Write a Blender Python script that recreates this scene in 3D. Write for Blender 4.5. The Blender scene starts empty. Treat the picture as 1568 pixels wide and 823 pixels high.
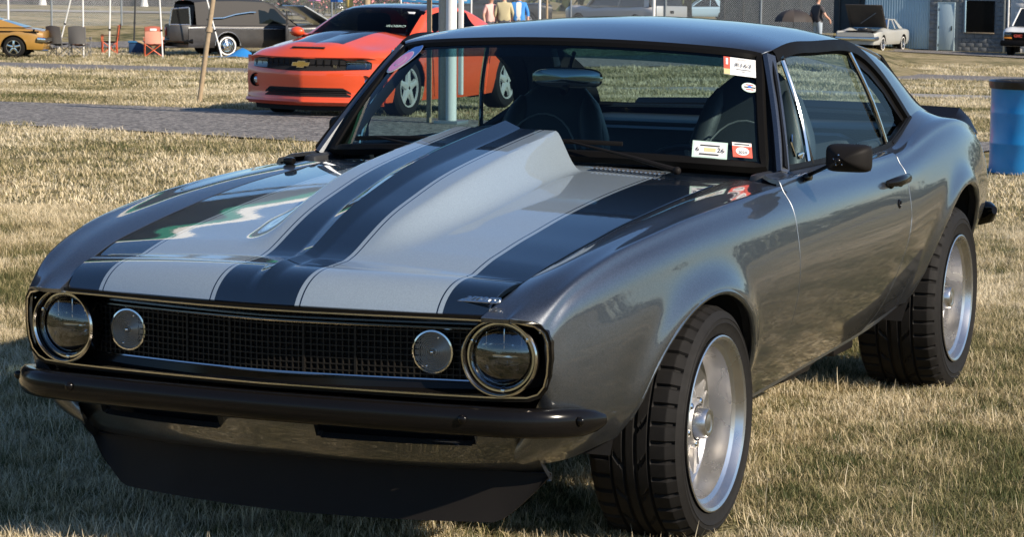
import bpy, bmesh, math, random
import numpy as np
from mathutils import Vector, Matrix

# ------------------------------------------------------------------ camera, sky, sun
SC = bpy.context.scene
COL = SC.collection
random.seed(7)
RNG = np.random.default_rng(11)

cam_d = bpy.data.cameras.new('camera'); cam = bpy.data.objects.new('camera', cam_d); COL.objects.link(cam)
SC.camera = cam
CAM = Vector((2.98364, -5.97882, 1.49246)); YAW, PIT, ROL = -0.33965117, 0.11719489, 0.01748683
_f = Vector((math.sin(YAW)*math.cos(PIT), math.cos(YAW)*math.cos(PIT), -math.sin(PIT)))
_r = Vector((math.cos(YAW), -math.sin(YAW), 0)); _u = _r.cross(_f)
_r2 = _r*math.cos(ROL)+_u*math.sin(ROL); _u2 = -_r*math.sin(ROL)+_u*math.cos(ROL)
cam.matrix_world = Matrix(((_r2.x, _u2.x, -_f.x, CAM.x), (_r2.y, _u2.y, -_f.y, CAM.y), (_r2.z, _u2.z, -_f.z, CAM.z), (0, 0, 0, 1)))
cam_d.sensor_width = 36.0; cam_d.lens = 3598.309*36.0/1568.0
cam_d.shift_x = -300.0/1568.0
cam_d.clip_start = 0.1; cam_d.clip_end = 3000
cam_d.dof.use_dof = True
cam_d.dof.focus_distance = 6.6; cam_d.dof.aperture_fstop = 32

SUN_DIR = Vector((0.84, -0.20, 0.50)).normalized()          # towards the sun
EL = math.asin(SUN_DIR.z); AZ = math.atan2(SUN_DIR.x, SUN_DIR.y)
world = bpy.data.worlds.new('World'); SC.world = world; world.use_nodes = True
wn = world.node_tree.nodes; wl = world.node_tree.links
bg = wn['Background']; sky = wn.new('ShaderNodeTexSky'); sky.sky_type = 'NISHITA'
sky.sun_disc = False; sky.sun_elevation = EL; sky.sun_rotation = AZ
sky.air_density = 1.0; sky.dust_density = 0.05; sky.ozone_density = 6.0
wl.new(sky.outputs[0], bg.inputs[0]); bg.inputs[1].default_value = 0.10
sun_d = bpy.data.lights.new('sun', 'SUN'); sun_d.energy = 5.0; sun_d.angle = math.radians(0.53); sun_d.color = (1.0, 0.88, 0.72)
sun = bpy.data.objects.new('sun', sun_d); COL.objects.link(sun)
sun.rotation_euler = SUN_DIR.to_track_quat('Z', 'Y').to_euler()
vs = SC.view_settings; vs.view_transform = 'Standard'; vs.look = 'None'; vs.exposure = 0.55; vs.gamma = 1.0
vs.use_curve_mapping = False
SC.cycles.max_bounces = 8; SC.cycles.transparent_max_bounces = 16; SC.cycles.glossy_bounces = 5
SC.cycles.caustics_reflective = False; SC.cycles.caustics_refractive = False

# ------------------------------------------------------------------ materials
MAT = {}
def nodes_of(m): return m.node_tree.nodes, m.node_tree.links
def mat(name, col, rough=0.5, metal=0.0, coat=0.0, coat_rough=0.03, var=0.12, scale=40.0, bump=0.0, bscale=200.0, spec=0.5, sub=None, rvar=0.0):
    """principled material with noise-driven colour wear and fine relief"""
    m = bpy.data.materials.new(name); m.use_nodes = True; n, l = nodes_of(m)
    b = n['Principled BSDF']; b.inputs['Roughness'].default_value = rough; b.inputs['Metallic'].default_value = metal
    b.inputs['Coat Weight'].default_value = coat; b.inputs['Coat Roughness'].default_value = coat_rough
    b.inputs['Specular IOR Level'].default_value = spec
    tc = n.new('ShaderNodeTexCoord'); nz = n.new('ShaderNodeTexNoise'); nz.inputs['Scale'].default_value = scale; nz.inputs['Detail'].default_value = 5
    l.new(tc.outputs['Object'], nz.inputs['Vector'])
    mx = n.new('ShaderNodeMix'); mx.data_type = 'RGBA'
    c = list(col[:3])
    mx.inputs[6].default_value = [max(0, v*(1-var)) for v in c]+[1]; mx.inputs[7].default_value = [min(1, v*(1+var)) for v in c]+[1]
    l.new(nz.outputs['Fac'], mx.inputs[0]); l.new(mx.outputs[2], b.inputs['Base Color'])
    if rvar:
        mr = n.new('ShaderNodeMapRange'); mr.inputs[3].default_value = max(0, rough-rvar); mr.inputs[4].default_value = min(1, rough+rvar)
        n2 = n.new('ShaderNodeTexNoise'); n2.inputs['Scale'].default_value = scale*0.35; n2.inputs['Detail'].default_value = 6
        l.new(tc.outputs['Object'], n2.inputs['Vector']); l.new(n2.outputs['Fac'], mr.inputs[0]); l.new(mr.outputs[0], b.inputs['Roughness'])
    if bump:
        nb = n.new('ShaderNodeTexNoise'); nb.inputs['Scale'].default_value = bscale; nb.inputs['Detail'].default_value = 3
        l.new(tc.outputs['Object'], nb.inputs['Vector'])
        bp = n.new('ShaderNodeBump'); bp.inputs['Strength'].default_value = bump; bp.inputs['Distance'].default_value = 0.005
        l.new(nb.outputs['Fac'], bp.inputs['Height']); l.new(bp.outputs[0], b.inputs['Normal'])
    MAT[name] = m; return m

def glass_mat(name, tint, ior=1.5, rough=0.0, k=1.0):
    m = bpy.data.materials.new(name); m.use_nodes = True; n, l = nodes_of(m)
    n.remove(n['Principled BSDF']); out = n['Material Output']
    t = n.new('ShaderNodeBsdfTransparent'); t.inputs[0].default_value = (*tint, 1)
    g = n.new('ShaderNodeBsdfGlossy'); g.inputs['Roughness'].default_value = rough; g.inputs[0].default_value = (0.95, 0.98, 1, 1)
    fr = n.new('ShaderNodeFresnel'); fr.inputs[0].default_value = ior
    mx = n.new('ShaderNodeMixShader'); kk = n.new('ShaderNodeMath'); kk.operation = 'MULTIPLY'; kk.inputs[1].default_value = k; l.new(fr.outputs[0], kk.inputs[0]); l.new(kk.outputs[0], mx.inputs[0]); l.new(t.outputs[0], mx.inputs[1]); l.new(g.outputs[0], mx.inputs[2])
    l.new(mx.outputs[0], out.inputs[0]); MAT[name] = m; return m

def flake_paint(name, col, stripe=None, metal=0.55, rough=0.42, coat=1.0, cior=1.65, fl=(.78, 1.25)):
    """metallic car paint under clear coat; with stripe= the two racing stripes follow the car's width axis"""
    m = bpy.data.materials.new(name); m.use_nodes = True; n, l = nodes_of(m); b = n['Principled BSDF']
    tc = n.new('ShaderNodeTexCoord')
    vo = n.new('ShaderNodeTexVoronoi'); vo.inputs['Scale'].default_value = 620; l.new(tc.outputs['Object'], vo.inputs['Vector'])
    hsv = n.new('ShaderNodeSeparateColor'); l.new(vo.outputs['Color'], hsv.inputs[0])
    mr = n.new('ShaderNodeMapRange'); mr.inputs[1].default_value = 0; mr.inputs[2].default_value = 1; mr.inputs[3].default_value = fl[0]; mr.inputs[4].default_value = fl[1]
    l.new(hsv.outputs[0], mr.inputs[0])
    base = n.new('ShaderNodeRGB'); base.outputs[0].default_value = (*col, 1); src = base.outputs[0]
    if stripe:
        sep = n.new('ShaderNodeSeparateXYZ'); l.new(tc.outputs['Object'], sep.inputs[0])
        ab = n.new('ShaderNodeMath'); ab.operation = 'ABSOLUTE'; l.new(sep.outputs[0], ab.inputs[0])
        cr = n.new('ShaderNodeValToRGB'); cr.color_ramp.interpolation = 'CONSTANT'
        l.new(ab.outputs[0], cr.inputs[0]); e = cr.color_ramp.elements
        s0, s1, lw, gp = 0.112, 0.487, 0.0035, 0.011
        stops = [(0, 0), (s0, 1), (s0+gp, 0), (s0+gp+lw, 1), (s1-gp-lw, 0), (s1-gp, 1), (s1, 0)]
        e[0].position = 0; e[0].color = (0, 0, 0, 1); e[1].position = stops[1][0]; e[1].color = (1, 1, 1, 1)
        for p, v in stops[2:]:
            k = e.new(p); k.color = (v, v, v, 1)
        mx = n.new('ShaderNodeMix'); mx.data_type = 'RGBA'; l.new(cr.outputs[0], mx.inputs[0]); l.new(src, mx.inputs[6]); mx.inputs[7].default_value = (*stripe, 1)
        src = mx.outputs[2]
    mu = n.new('ShaderNodeMix'); mu.data_type = 'RGBA'; mu.blend_type = 'MULTIPLY'; mu.inputs[0].default_value = 1
    l.new(src, mu.inputs[6]); l.new(mr.outputs[0], mu.inputs[7]); l.new(mu.outputs[2], b.inputs['Base Color'])
    b.inputs['Metallic'].default_value = metal; b.inputs['Roughness'].default_value = rough
    b.inputs['Coat Weight'].default_value = coat; b.inputs['Coat Roughness'].default_value = 0.025; b.inputs['Coat IOR'].default_value = cior; b.inputs['Specular IOR Level'].default_value = .15
    # orange peel and a whisper of dust on the coat
    nz = n.new('ShaderNodeTexNoise'); nz.inputs['Scale'].default_value = 55; nz.inputs['Detail'].default_value = 2; l.new(tc.outputs['Object'], nz.inputs['Vector'])
    bp = n.new('ShaderNodeBump'); bp.inputs['Strength'].default_value = 0.012; bp.inputs['Distance'].default_value = 0.004
    l.new(nz.outputs['Fac'], bp.inputs['Height']); l.new(bp.outputs[0], b.inputs['Coat Normal'])
    MAT[name] = m; return m

flake_paint('paint', (0.118, 0.127, 0.140), metal=.9, rough=.37, cior=1.7)
flake_paint('hood_shade_paint', (0.006, 0.012, 0.022), stripe=(0.30, 0.36, 0.40), metal=.35, rough=.40, fl=(.9, 1.1), cior=1.95)  # body's grey again; top's shade and sky blue painted into the dark base
mat('black_satin', (0.006, 0.0052, 0.0048), 0.16, 0, 0, 0.12, rvar=.05, scale=25, spec=.20)
mat('black_matte', (0.011, 0.0095, 0.0085), 0.55, rvar=.1, scale=20, spec=.12)
mat('rubber_trim', (0.006, 0.0055, 0.005), 0.5, rvar=.08, spec=.08)
mat('tyre_rubber', (0.010, 0.009, 0.0082), 0.72, var=.4, scale=60, bump=.12, bscale=400, rvar=.1, spec=.22)
mat('chrome', (0.78, 0.77, 0.74), 0.09, 1.0, var=.05, rvar=.05)
mat('aged_chrome', (0.60, 0.56, 0.50), 0.16, 1.0, var=.12, rvar=.08)
mat('alloy', (0.58, 0.57, 0.56), 0.27, 0.95, var=.06, rvar=.08, scale=30)
mat('alloy_cast', (0.46, 0.44, 0.42), 0.40, 0.7, var=.1, rvar=.1, bump=.1, bscale=300)
mat('void_black', (0.008, 0.007, 0.007), 0.9)
mat('grille_black', (0.012, 0.0105, 0.009), 0.45, spec=.25)
mat('leather', (0.045, 0.05, 0.055), 0.42, var=.15, bump=.25, bscale=350)
mat('carpet', (0.02, 0.02, 0.022), 0.95)
mat('dash_vinyl', (0.022, 0.023, 0.026), 0.5, bump=.2, bscale=400)
mat('lamp_housing', (0.55, 0.56, 0.58), 0.12, 1.0)
mat('lamp_frost', (0.30, 0.27, 0.23), 0.30, 0.3, 0.6)
mat('stitch', (0.25, 0.25, 0.25), 0.7)
glass_mat('windshield_glass', (0.50, 0.63, 0.63), ior=1.45, k=.6)
glass_mat('side_glass', (0.66, 0.78, 0.80), ior=1.4, k=.10)
glass_mat('lamp_glass', (0.92, 0.94, 0.95), ior=2.1)

# ------------------------------------------------------------------ mesh helpers
def link(o, parent=None):
    COL.objects.link(o)
    if parent is not None:
        o.parent = parent
    return o
def mesh(name, verts, faces, m, smooth=True, sharp=35):
    me = bpy.data.meshes.new(name)
    me.from_pydata([tuple(v) for v in verts], [], [tuple(f) for f in faces]); me.update()
    if smooth:
        me.polygons.foreach_set('use_smooth', [True]*len(me.polygons))
        if sharp: me.set_sharp_from_angle(angle=math.radians(sharp))
    if m: me.materials.append(MAT[m] if isinstance(m, str) else m)
    return me
def thing(name, label, cat, loc=(0, 0, 0), rz=0.0, group=None):
    o = bpy.data.objects.new(name, None); o.empty_display_size = 0.2; COL.objects.link(o)
    o.location = loc; o.rotation_euler = (0, 0, rz); o['label'] = label; o['category'] = cat
    if group: o['group'] = group
    return o
def tag(o, label, cat, group=None):
    o['label'] = label; o['category'] = cat
    if group: o['group'] = group
    return o
def struct(o): o['kind'] = 'structure'; return o
class MB:
    """collects shapes of one part"""
    def __init__(s): s.v = []; s.f = []
    def add(s, verts, faces, flip=False):
        k = len(s.v); s.v += [tuple(float(c) for c in v) for v in verts]
        s.f += [tuple(reversed([i+k for i in f])) if flip else tuple(i+k for i in f) for f in faces]; return s
    def grid(s, P, flip=False, closed_u=False, closed_v=False):
        P = np.asarray(P); n, m_ = P.shape[:2]; F = []
        for i in range(n if closed_u else n-1):
            for j in range(m_ if closed_v else m_-1):
                a = i*m_+j; b = i*m_+(j+1) % m_; c = ((i+1) % n)*m_+(j+1) % m_; d = ((i+1) % n)*m_+j
                F.append((a, b, c, d))
        return s.add(P.reshape(-1, 3), F, flip)
    def box(s, c, size, bev=0.0, rot=None):
        """box with chamfered edges"""
        hx, hy, hz = [q/2 for q in size]; b = min(bev, hx*.9, hy*.9, hz*.9)
        if b <= 0:
            V = [(x, y, z) for x in (-hx, hx) for y in (-hy, hy) for z in (-hz, hz)]
            F = [(0, 1, 3, 2), (4, 6, 7, 5), (0, 4, 5, 1), (2, 3, 7, 6), (0, 2, 6, 4), (1, 5, 7, 3)]
        else:
            bm = bmesh.new(); bmesh.ops.create_cube(bm, size=1.0)
            for v in bm.verts: v.co = Vector((v.co.x*2*hx, v.co.y*2*hy, v.co.z*2*hz))
            bmesh.ops.bevel(bm, geom=list(bm.edges), offset=b, segments=2, affect='EDGES', profile=0.5)
            bm.verts.index_update(); V = [tuple(v.co) for v in bm.verts]; F = [[v.index for v in f.verts] for f in bm.faces]; bm.free()
        M = Matrix.Translation(c) @ (rot.to_4x4() if rot is not None else Matrix.Identity(4))
        return s.add([M @ Vector(v) for v in V], F)
    def tube(s, pts, r, n=8, closed=False, caps=True, ry=None, up=(0, 0, 1)):
        """sweep an ellipse (r across, ry along 'up') along a polyline; r may be a list"""
        P = [Vector(p) for p in pts]; N = len(P); rr = r if hasattr(r, '__len__') else [r]*N
        rv = [(q if ry is None else ry) for q in rr] if not hasattr(ry, '__len__') else ry
        rings = []
        for i, p in enumerate(P):
            a = P[(i-1) % N] if (closed or i > 0) else p; b = P[(i+1) % N] if (closed or i < N-1) else p
            t = (b-a).normalized(); upv = Vector(up)
            if abs(t.dot(upv)) > .97: upv = Vector((1, 0, 0)) if abs(t.x) < .9 else Vector((0, 1, 0))
            sx = t.cross(upv).normalized(); sy = sx.cross(t)
            rings.append([p+sx*math.cos(2*math.pi*k/n)*rr[i]+sy*math.sin(2*math.pi*k/n)*rv[i] for k in range(n)])
        s.grid(np.array([[tuple(q) for q in g] for g in rings]), closed_u=closed, closed_v=True, flip=True)
        if caps and not closed:
            k = len(s.v); s.v += [tuple(q) for q in rings[0]]; s.f.append(tuple(k+i for i in range(n)))
            k = len(s.v); s.v += [tuple(q) for q in rings[-1]]; s.f.append(tuple(k+n-1-i for i in range(n)))
        return s
    def sweep(s, pts, prof, closed=False, caps=True, nrm=None):
        """sweep a 2-D profile [(a,b)..] along pts; a along 'side' (nrm x t), b along nrm (per point)"""
        P = [Vector(p) for p in pts]; N = len(P); rings = []
        for i, p in enumerate(P):
            a = P[(i-1) % N] if (closed or i > 0) else p; b = P[(i+1) % N] if (closed or i < N-1) else p
            t = (b-a).normalized(); nv = Vector(nrm[i] if hasattr(nrm[0], '__len__') else nrm)
            sd = nv.cross(t).normalized(); nv2 = t.cross(sd)
            rings.append([tuple(p+sd*u+nv2*w) for u, w in prof])
        s.grid(np.array(rings), closed_u=closed, closed_v=True)
        n = len(prof)
        if caps and not closed:
            k = len(s.v); s.v += rings[0]; s.f.append(tuple(k+n-1-i for i in range(n)))
            k = len(s.v); s.v += rings[-1]; s.f.append(tuple(k+i for i in range(n)))
        return s
    def lathe(s, prof, n=48, c=(0, 0, 0), axis='x', a0=0, a1=2*math.pi, flip=False, rmod=None):
        """profile [(offset along axis, radius)]"""
        closed = abs(a1-a0-2*math.pi) < 1e-6; R = []
        for k in range(n if closed else n+1):
            a = a0+(a1-a0)*k/n; row = []
            for j, (o, r) in enumerate(prof):
                q = r if rmod is None else r+rmod(j, k, a)
                u, w = q*math.cos(a), q*math.sin(a)
                row.append((c[0]+o, c[1]+u, c[2]+w) if axis == 'x' else (c[0]+u, c[1]+o, c[2]+w) if axis == 'y' else (c[0]+u, c[1]+w, c[2]+o))
            R.append(row)
        return s.grid(np.array(R), closed_u=closed, flip=flip)
    def prism(s, poly, a, b, axis='y'):
        """extrude a 2-D outline between a and b on the axis"""
        n = len(poly)
        mk = {'y': lambda p, t: (p[0], t, p[1]), 'x': lambda p, t: (t, p[0], p[1]), 'z': lambda p, t: (p[0], p[1], t)}[axis]
        V = [mk(p, a) for p in poly]+[mk(p, b) for p in poly]
        F = [tuple(range(n)), tuple(range(2*n-1, n-1, -1))]+[(i, i+n, (i+1) % n+n, (i+1) % n) for i in range(n)]
        return s.add(V, F)
    def ball(s, c, r, n=16, m_=10, squash=(1, 1, 1)):
        R = []
        for i in range(m_+1):
            t = math.pi*i/m_
            R.append([(c[0]+r*squash[0]*math.sin(t)*math.cos(2*math.pi*k/n), c[1]+r*squash[1]*math.sin(t)*math.sin(2*math.pi*k/n), c[2]+r*squash[2]*math.cos(t)) for k in range(n)])
        return s.grid(np.array(R), closed_v=True)
    def mirror(s):
        o = MB(); o.v = [(-x, y, z) for x, y, z in s.v]; o.f = [tuple(reversed(f)) for f in s.f]; return o
    def build(s, name, m, parent=None, smooth=True, sharp=35, off=None, recalc=False):
        me = mesh(name, s.v, s.f, m, smooth, sharp)
        if recalc:
            bm = bmesh.new(); bm.from_mesh(me); bmesh.ops.remove_doubles(bm, verts=bm.verts, dist=1e-5); bmesh.ops.recalc_face_normals(bm, faces=bm.faces); bm.to_mesh(me); bm.free()
            if smooth and sharp: me.set_sharp_from_angle(angle=math.radians(sharp))
        o = bpy.data.objects.new(name, me)
        if off is not None: o.location = off
        return link(o, parent)

def nspline(xs, ys):
    """natural cubic spline, ys may be vectors"""
    xs = np.asarray(xs, float); ys = np.asarray(ys, float); n = len(xs); h = np.diff(xs)
    A = np.zeros((n, n)); B = np.zeros((n,)+ys.shape[1:]); A[0, 0] = A[-1, -1] = 1
    for i in range(1, n-1):
        A[i, i-1] = h[i-1]; A[i, i] = 2*(h[i-1]+h[i]); A[i, i+1] = h[i]
        B[i] = 6*((ys[i+1]-ys[i])/h[i]-(ys[i]-ys[i-1])/h[i-1])
    M2 = np.linalg.solve(A, B.reshape(n, -1)).reshape(B.shape)
    def f(x):
        x = np.asarray(x, float); i = np.clip(np.searchsorted(xs, x)-1, 0, n-2); d = x-xs[i]; hh = h[i]
        for _ in range(ys.ndim-1): d = d[..., None]; hh = hh[..., None]
        a = ys[i]; s_ = (ys[i+1]-ys[i])/hh-hh*(2*M2[i]+M2[i+1])/6
        return a+s_*d+M2[i]/2*d**2+(M2[i+1]-M2[i])/(6*hh)*d**3
    return f
def curve3(P, n):
    P = np.asarray(P, float); s = np.r_[0, np.cumsum(np.linalg.norm(np.diff(P, axis=0), axis=1))]
    return nspline(s, P)(np.linspace(0, s[-1], n))
def tensor(net, nu, nv, wu=None):
    """smooth surface through a control net [stations][rows][3]"""
    net = np.asarray(net, float); a, b = net.shape[:2]
    su = np.r_[0, np.cumsum(np.mean(np.linalg.norm(np.diff(net, axis=0), axis=2), axis=1))]
    fine = nspline(su, net)(np.linspace(0, su[-1], nu))
    sv = np.r_[0, np.cumsum(np.mean(np.linalg.norm(np.diff(fine, axis=1), axis=2), axis=0))]
    return np.swapaxes(nspline(sv, np.swapaxes(fine, 0, 1))(np.linspace(0, sv[-1], nv)), 0, 1)
def gnormals(P):
    du = np.gradient(P, axis=0); dv = np.gradient(P, axis=1); n = np.cross(du, dv)
    return n/np.maximum(np.linalg.norm(n, axis=2, keepdims=True), 1e-9)
def panel_from_grid(P, keep=None, depth=0.012, flip=False, soft=None):
    """sheet-metal panel: the grid plus a folded-in flange round every open edge"""
    n, m_ = P.shape[:2]; N = gnormals(P); N = -N if flip else N
    mb = MB(); F = []
    for i in range(n-1):
        for j in range(m_-1):
            if keep is None or keep[i, j]: F.append((i*m_+j, i*m_+j+1, (i+1)*m_+j+1, (i+1)*m_+j))
    if flip: F = [tuple(reversed(f)) for f in F]
    V = P.reshape(-1, 3); NN = N.reshape(-1, 3)
    cnt = {}
    for f in F:
        for a, b in zip(f, f[1:]+f[:1]): cnt[(a, b)] = 1
    edges = [(a, b) for (a, b) in cnt if (b, a) not in cnt]
    used = sorted({i for f in F for i in f}); mp = {v: k for k, v in enumerate(used)}
    mb.v = [tuple(V[i]) for i in used]; mb.f = [tuple(mp[i] for i in f) for f in F]
    ev = sorted({a for e in edges for a in e}); base = len(mb.v)
    em = {v: base+k for k, v in enumerate(ev)}; em2 = {v: base+len(ev)+k for k, v in enumerate(ev)}
    out = {}
    for a, b in edges:                                   # outward direction in the sheet at every open edge
        t = V[b]-V[a]; o = np.cross(t, -NN[a]); ln = np.linalg.norm(o)
        if ln > 1e-9:
            for q in (a, b): out[q] = out.get(q, 0)+o/ln
    def od(i):
        o = np.asarray(out.get(i, np.zeros(3)), float); ln = np.linalg.norm(o); return o/ln if ln > 1e-6 else np.zeros(3)
    h = .0015; sf = np.zeros(n*m_, bool) if soft is None else soft.reshape(-1)
    e1 = [V[i]+(0 if sf[i] else 1)*(od(i)*h+NN[i]*h) for i in ev]
    mb.v += [tuple(q) for q in e1]+[tuple(q+NN[i]*(.002 if sf[i] else depth)) for q, i in zip(e1, ev)]
    b0 = [mp[i] for i in ev]; idx = {v: k for k, v in enumerate(ev)}
    dup = len(mb.v); mb.v += [tuple(V[i]) for i in ev]; dup2 = len(mb.v); mb.v += [tuple(q) for q in e1]
    for a, b in edges:
        mb.f.append((dup+idx[b], dup+idx[a], dup2+idx[a], dup2+idx[b])); mb.f.append((em[b], em[a], em2[a], em2[b]))
    return mb

# ================================================================== the grey muscle car
CX, CY = 0.0, 1.373
car = thing('muscle_car', 'dark grey vintage muscle car with silver racing stripes and tall hood scoop', 'car', (CX, CY, 0))
COFF = (-CX, -CY, 0)
def cpart(mb, name, m, parent=None, **k):
    if parent is None: return mb.build(name, m, car, off=COFF, **k)
    return mb.build(name, m, parent, **k)
def both(mb, name, m, **k):
    a = cpart(mb, name, m, **k); b = cpart(mb.mirror(), name, m, **k); return a, b

# --- feature lines of the body (car's left half, x outward, y to the rear)
GAP = np.array([(-.656, .620, .771), (-.583, .632, .788), (-.487, .640, .805), (-.388, .647, .822), (-.277, .652, .838), (-.162, .657, .855), (-.045, .664, .870), (.08, .671, .884), (.211, .676, .897), (.377, .679, .910), (.559, .681, .922), (.70, .684, .931)])
gapf = nspline(GAP[:, 0], GAP[:, 1:])
CR = np.array([(-.738, .746, .744), (-.658, .761, .778), (-.565, .775, .805), (-.455, .789, .829), (-.338, .803, .847), (-.204, .816, .863), (-.056, .828, .879), (.097, .839, .891), (.272, .848, .902), (.463, .854, .911), (.69, .857, .918), (1.0, .861, .921), (1.4, .864, .921), (1.8, .864, .925), (2.0, .863, .936), (2.2, .861, .962), (2.45, .859, .998), (2.68, .857, 1.020), (2.87, .854, 1.022), (3.06, .848, 1.002), (3.26, .838, .960), (3.40, .822, .908), (3.50, .80, .845)])
crf = nspline(CR[:, 0], CR[:, 1:])
ZB = nspline([-.75, -.6, -.45, -.3, 0, .35, .7, 1.24, 1.8, 2.1, 2.45, 2.75, 3.1, 3.5], [.33, .31, .345, .36, .33, .30, .30, .318, .335, .35, .375, .385, .42, .46])
VL = np.array([1, .93, .8, .65, .5, .35, .2, .08, 0.])
SX = [(-.72, [0, .012, .022, .027, .027, .020, .0, -.05, -.12]), (-.6, [0, .016, .030, .038, .040, .036, .020, -.02, -.07]),
      (-.45, [0, .020, .038, .048, .050, .044, .030, 0, -.03]), (-.3, [0, .023, .043, .054, .053, .042, .022, -.005, -.035]),
      (-.1, [0, .025, .046, .058, .056, .042, .018, -.01, -.04]), (.1, [0, .026, .049, .061, .059, .043, .016, -.018, -.046]),
      (.35, [0, .027, .051, .063, .061, .043, .015, -.022, -.05]), (.7, [0, .027, .052, .064, .061, .043, .013, -.025, -.054]),
      (1.3, [0, .026, .050, .061, .058, .040, .010, -.028, -.056]), (1.9, [0, .026, .050, .061, .056, .034, .004, -.03, -.06]),
      (2.3, [0, .024, .052, .066, .058, .034, .002, -.035, -.065]), (2.75, [0, .024, .056, .074, .066, .042, .01, -.03, -.06]),
      (3.1, [0, .022, .05, .066, .06, .04, .01, -.03, -.06]), (3.5, [0, .016, .034, .042, .036, .02, -.01, -.04, -.07])]
sxf = nspline([s[0] for s in SX], np.array([s[1] for s in SX]))
def section(y, inner):
    """control points of one body section: inner points, crown, side rows down to the sill"""
    xc, zc = crf(y); zb = float(ZB(y)); off = sxf(y); ix, iy, iz = inner[-1]
    k = float(np.interp(y, [-.75, -.5, .5, .75, 1.9, 2.2, 2.6, 3.2], [1, 1, 1, .25, .25, .8, .8, .3]))
    a = (xc-.016*k-.001, y, zc+(iz-zc)*min(1, .016/max(xc-ix, .02))+.0012*k); b = (xc+off[1]*.30+.002*k, y, zc-.017)
    return [tuple(p) for p in inner]+[a, (xc, y, zc), b]+[(xc+o, y, zb+(zc-zb)*v) for o, v in zip(off[1:], VL[1:])]
FA = dict(c=(0.0, .322), rf=.43, rr=.355, rz=.362)            # wheel openings: centre (y, z), radii
RA = dict(c=(2.752, .405), rf=.395, rr=.36, rz=.388)
def arch_q(A, y, z):
    dy = y-A['c'][0]; ry = np.where(dy < 0, A['rf'], A['rr']); dz = np.maximum(z-A['c'][1], 0)
    return np.sqrt((dy/ry)**2+(dz/A['rz'])**2)
def arch_cut(P, A, row0, flare=.02):
    """flare the sheet round the wheel opening, cut the opening and pull the rim onto a clean curve"""
    q = arch_q(A, P[..., 1], P[..., 2]); side = np.zeros(P.shape[:2], bool); side[:, row0:] = True
    low = P[..., 2] < A['c'][1]-.22
    amp = np.where(side, flare*np.exp(-((np.maximum(q, 1)-1)*.38/.05)**2), 0); amp = np.where(low, 0, amp)
    P[..., 0] += amp
    ins = (q < 1) & side
    n, m_ = q.shape
    keep = ~(ins[:-1, :-1] & ins[1:, :-1] & ins[:-1, 1:] & ins[1:, 1:])
    qq = np.maximum(q, 1e-3)
    Y = A['c'][0]+(P[..., 1]-A['c'][0])/qq; Z = np.where(P[..., 2] > A['c'][1], A['c'][1]+(P[..., 2]-A['c'][1])/qq, P[..., 2])
    # only rim vertices move
    near = ins.copy()
    P[..., 1] = np.where(near, Y, P[..., 1]); P[..., 2] = np.where(near, Z, P[..., 2])
    return P, keep
def arch_rim(A, xfun, n=48, zlow=None):
    pts = []
    for k in range(n+1):
        t = math.pi*k/n; y = A['c'][0]+math.cos(t)*(A['rr'] if math.cos(t) > 0 else A['rf']); z = A['c'][1]+math.sin(t)*A['rz']
        pts.append((y, z))
    return [(xfun(y, z), y, z) for y, z in pts]
def side_x(y, z):
    y = float(y); xc, zc = crf(y); zb = float(ZB(y)); v = (z-zb)/(zc-zb)
    return float(xc+np.interp(v, VL[::-1], sxf(y)[::-1]))

# --- front fenders
st = [[(.598, -.862, .703), (.660, -.849, .701), (.700, -.835, .698), (.728, -.814, .690), (.738, -.804, .676), (.744, -.798, .655), (.7475, -.795, .625), (.748, -.793, .595), (.747, -.791, .565), (.742, -.790, .540), (.732, -.787, .518), (.70, -.765, .47), (.655, -.72, .41)]]
for y in (-.72, -.64, -.55, -.45, -.32, -.18, -.04, .1, .25, .45, .682):
    xg, zg = gapf(max(y, -.656)) if y >= -.656 else (.613, .752)
    yy = y
    xc, zc = crf(y)
    c1 = ((xg*.55+xc*.45)-0, y, zg*.55+zc*.45+.007)
    st.append(section(y, [(xg+.005, y, zg), c1]))
P = tensor(st, 130, 96)
row0 = int(np.argmin(np.abs(P[90, :, 2]-(P[90, 0, 2]-.06)) + (np.arange(96) < 20)*9))
P, keep = arch_cut(P, FA, row0)
fmb = panel_from_grid(P, keep, soft=arch_q(FA, P[..., 1], P[..., 2]) < 1.03)
fend_l, fend_r = both(fmb, 'front_fender', 'paint')

# --- doors and rear quarters
def belt(y):                                   # lower edge of the side windows
    return np.array([np.interp(y, [.68, 1.9, 2.12, 2.43], [.803, .803, .80, .785]), np.interp(y, [.68, 1.9, 2.05, 2.15, 2.43, 2.5], [.953, .951, .953, .966, 1.042, 1.05])])
st = []
for y in (.690, .85, 1.05, 1.3, 1.55, 1.78, 1.975):
    bx, bz = belt(y); xc, zc = crf(y)
    st.append(section(y, [(bx, y, bz), ((bx+xc)/2+.006, y, (bz+zc)/2+.004)]))
Pd = tensor(st, 90, 80)
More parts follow.
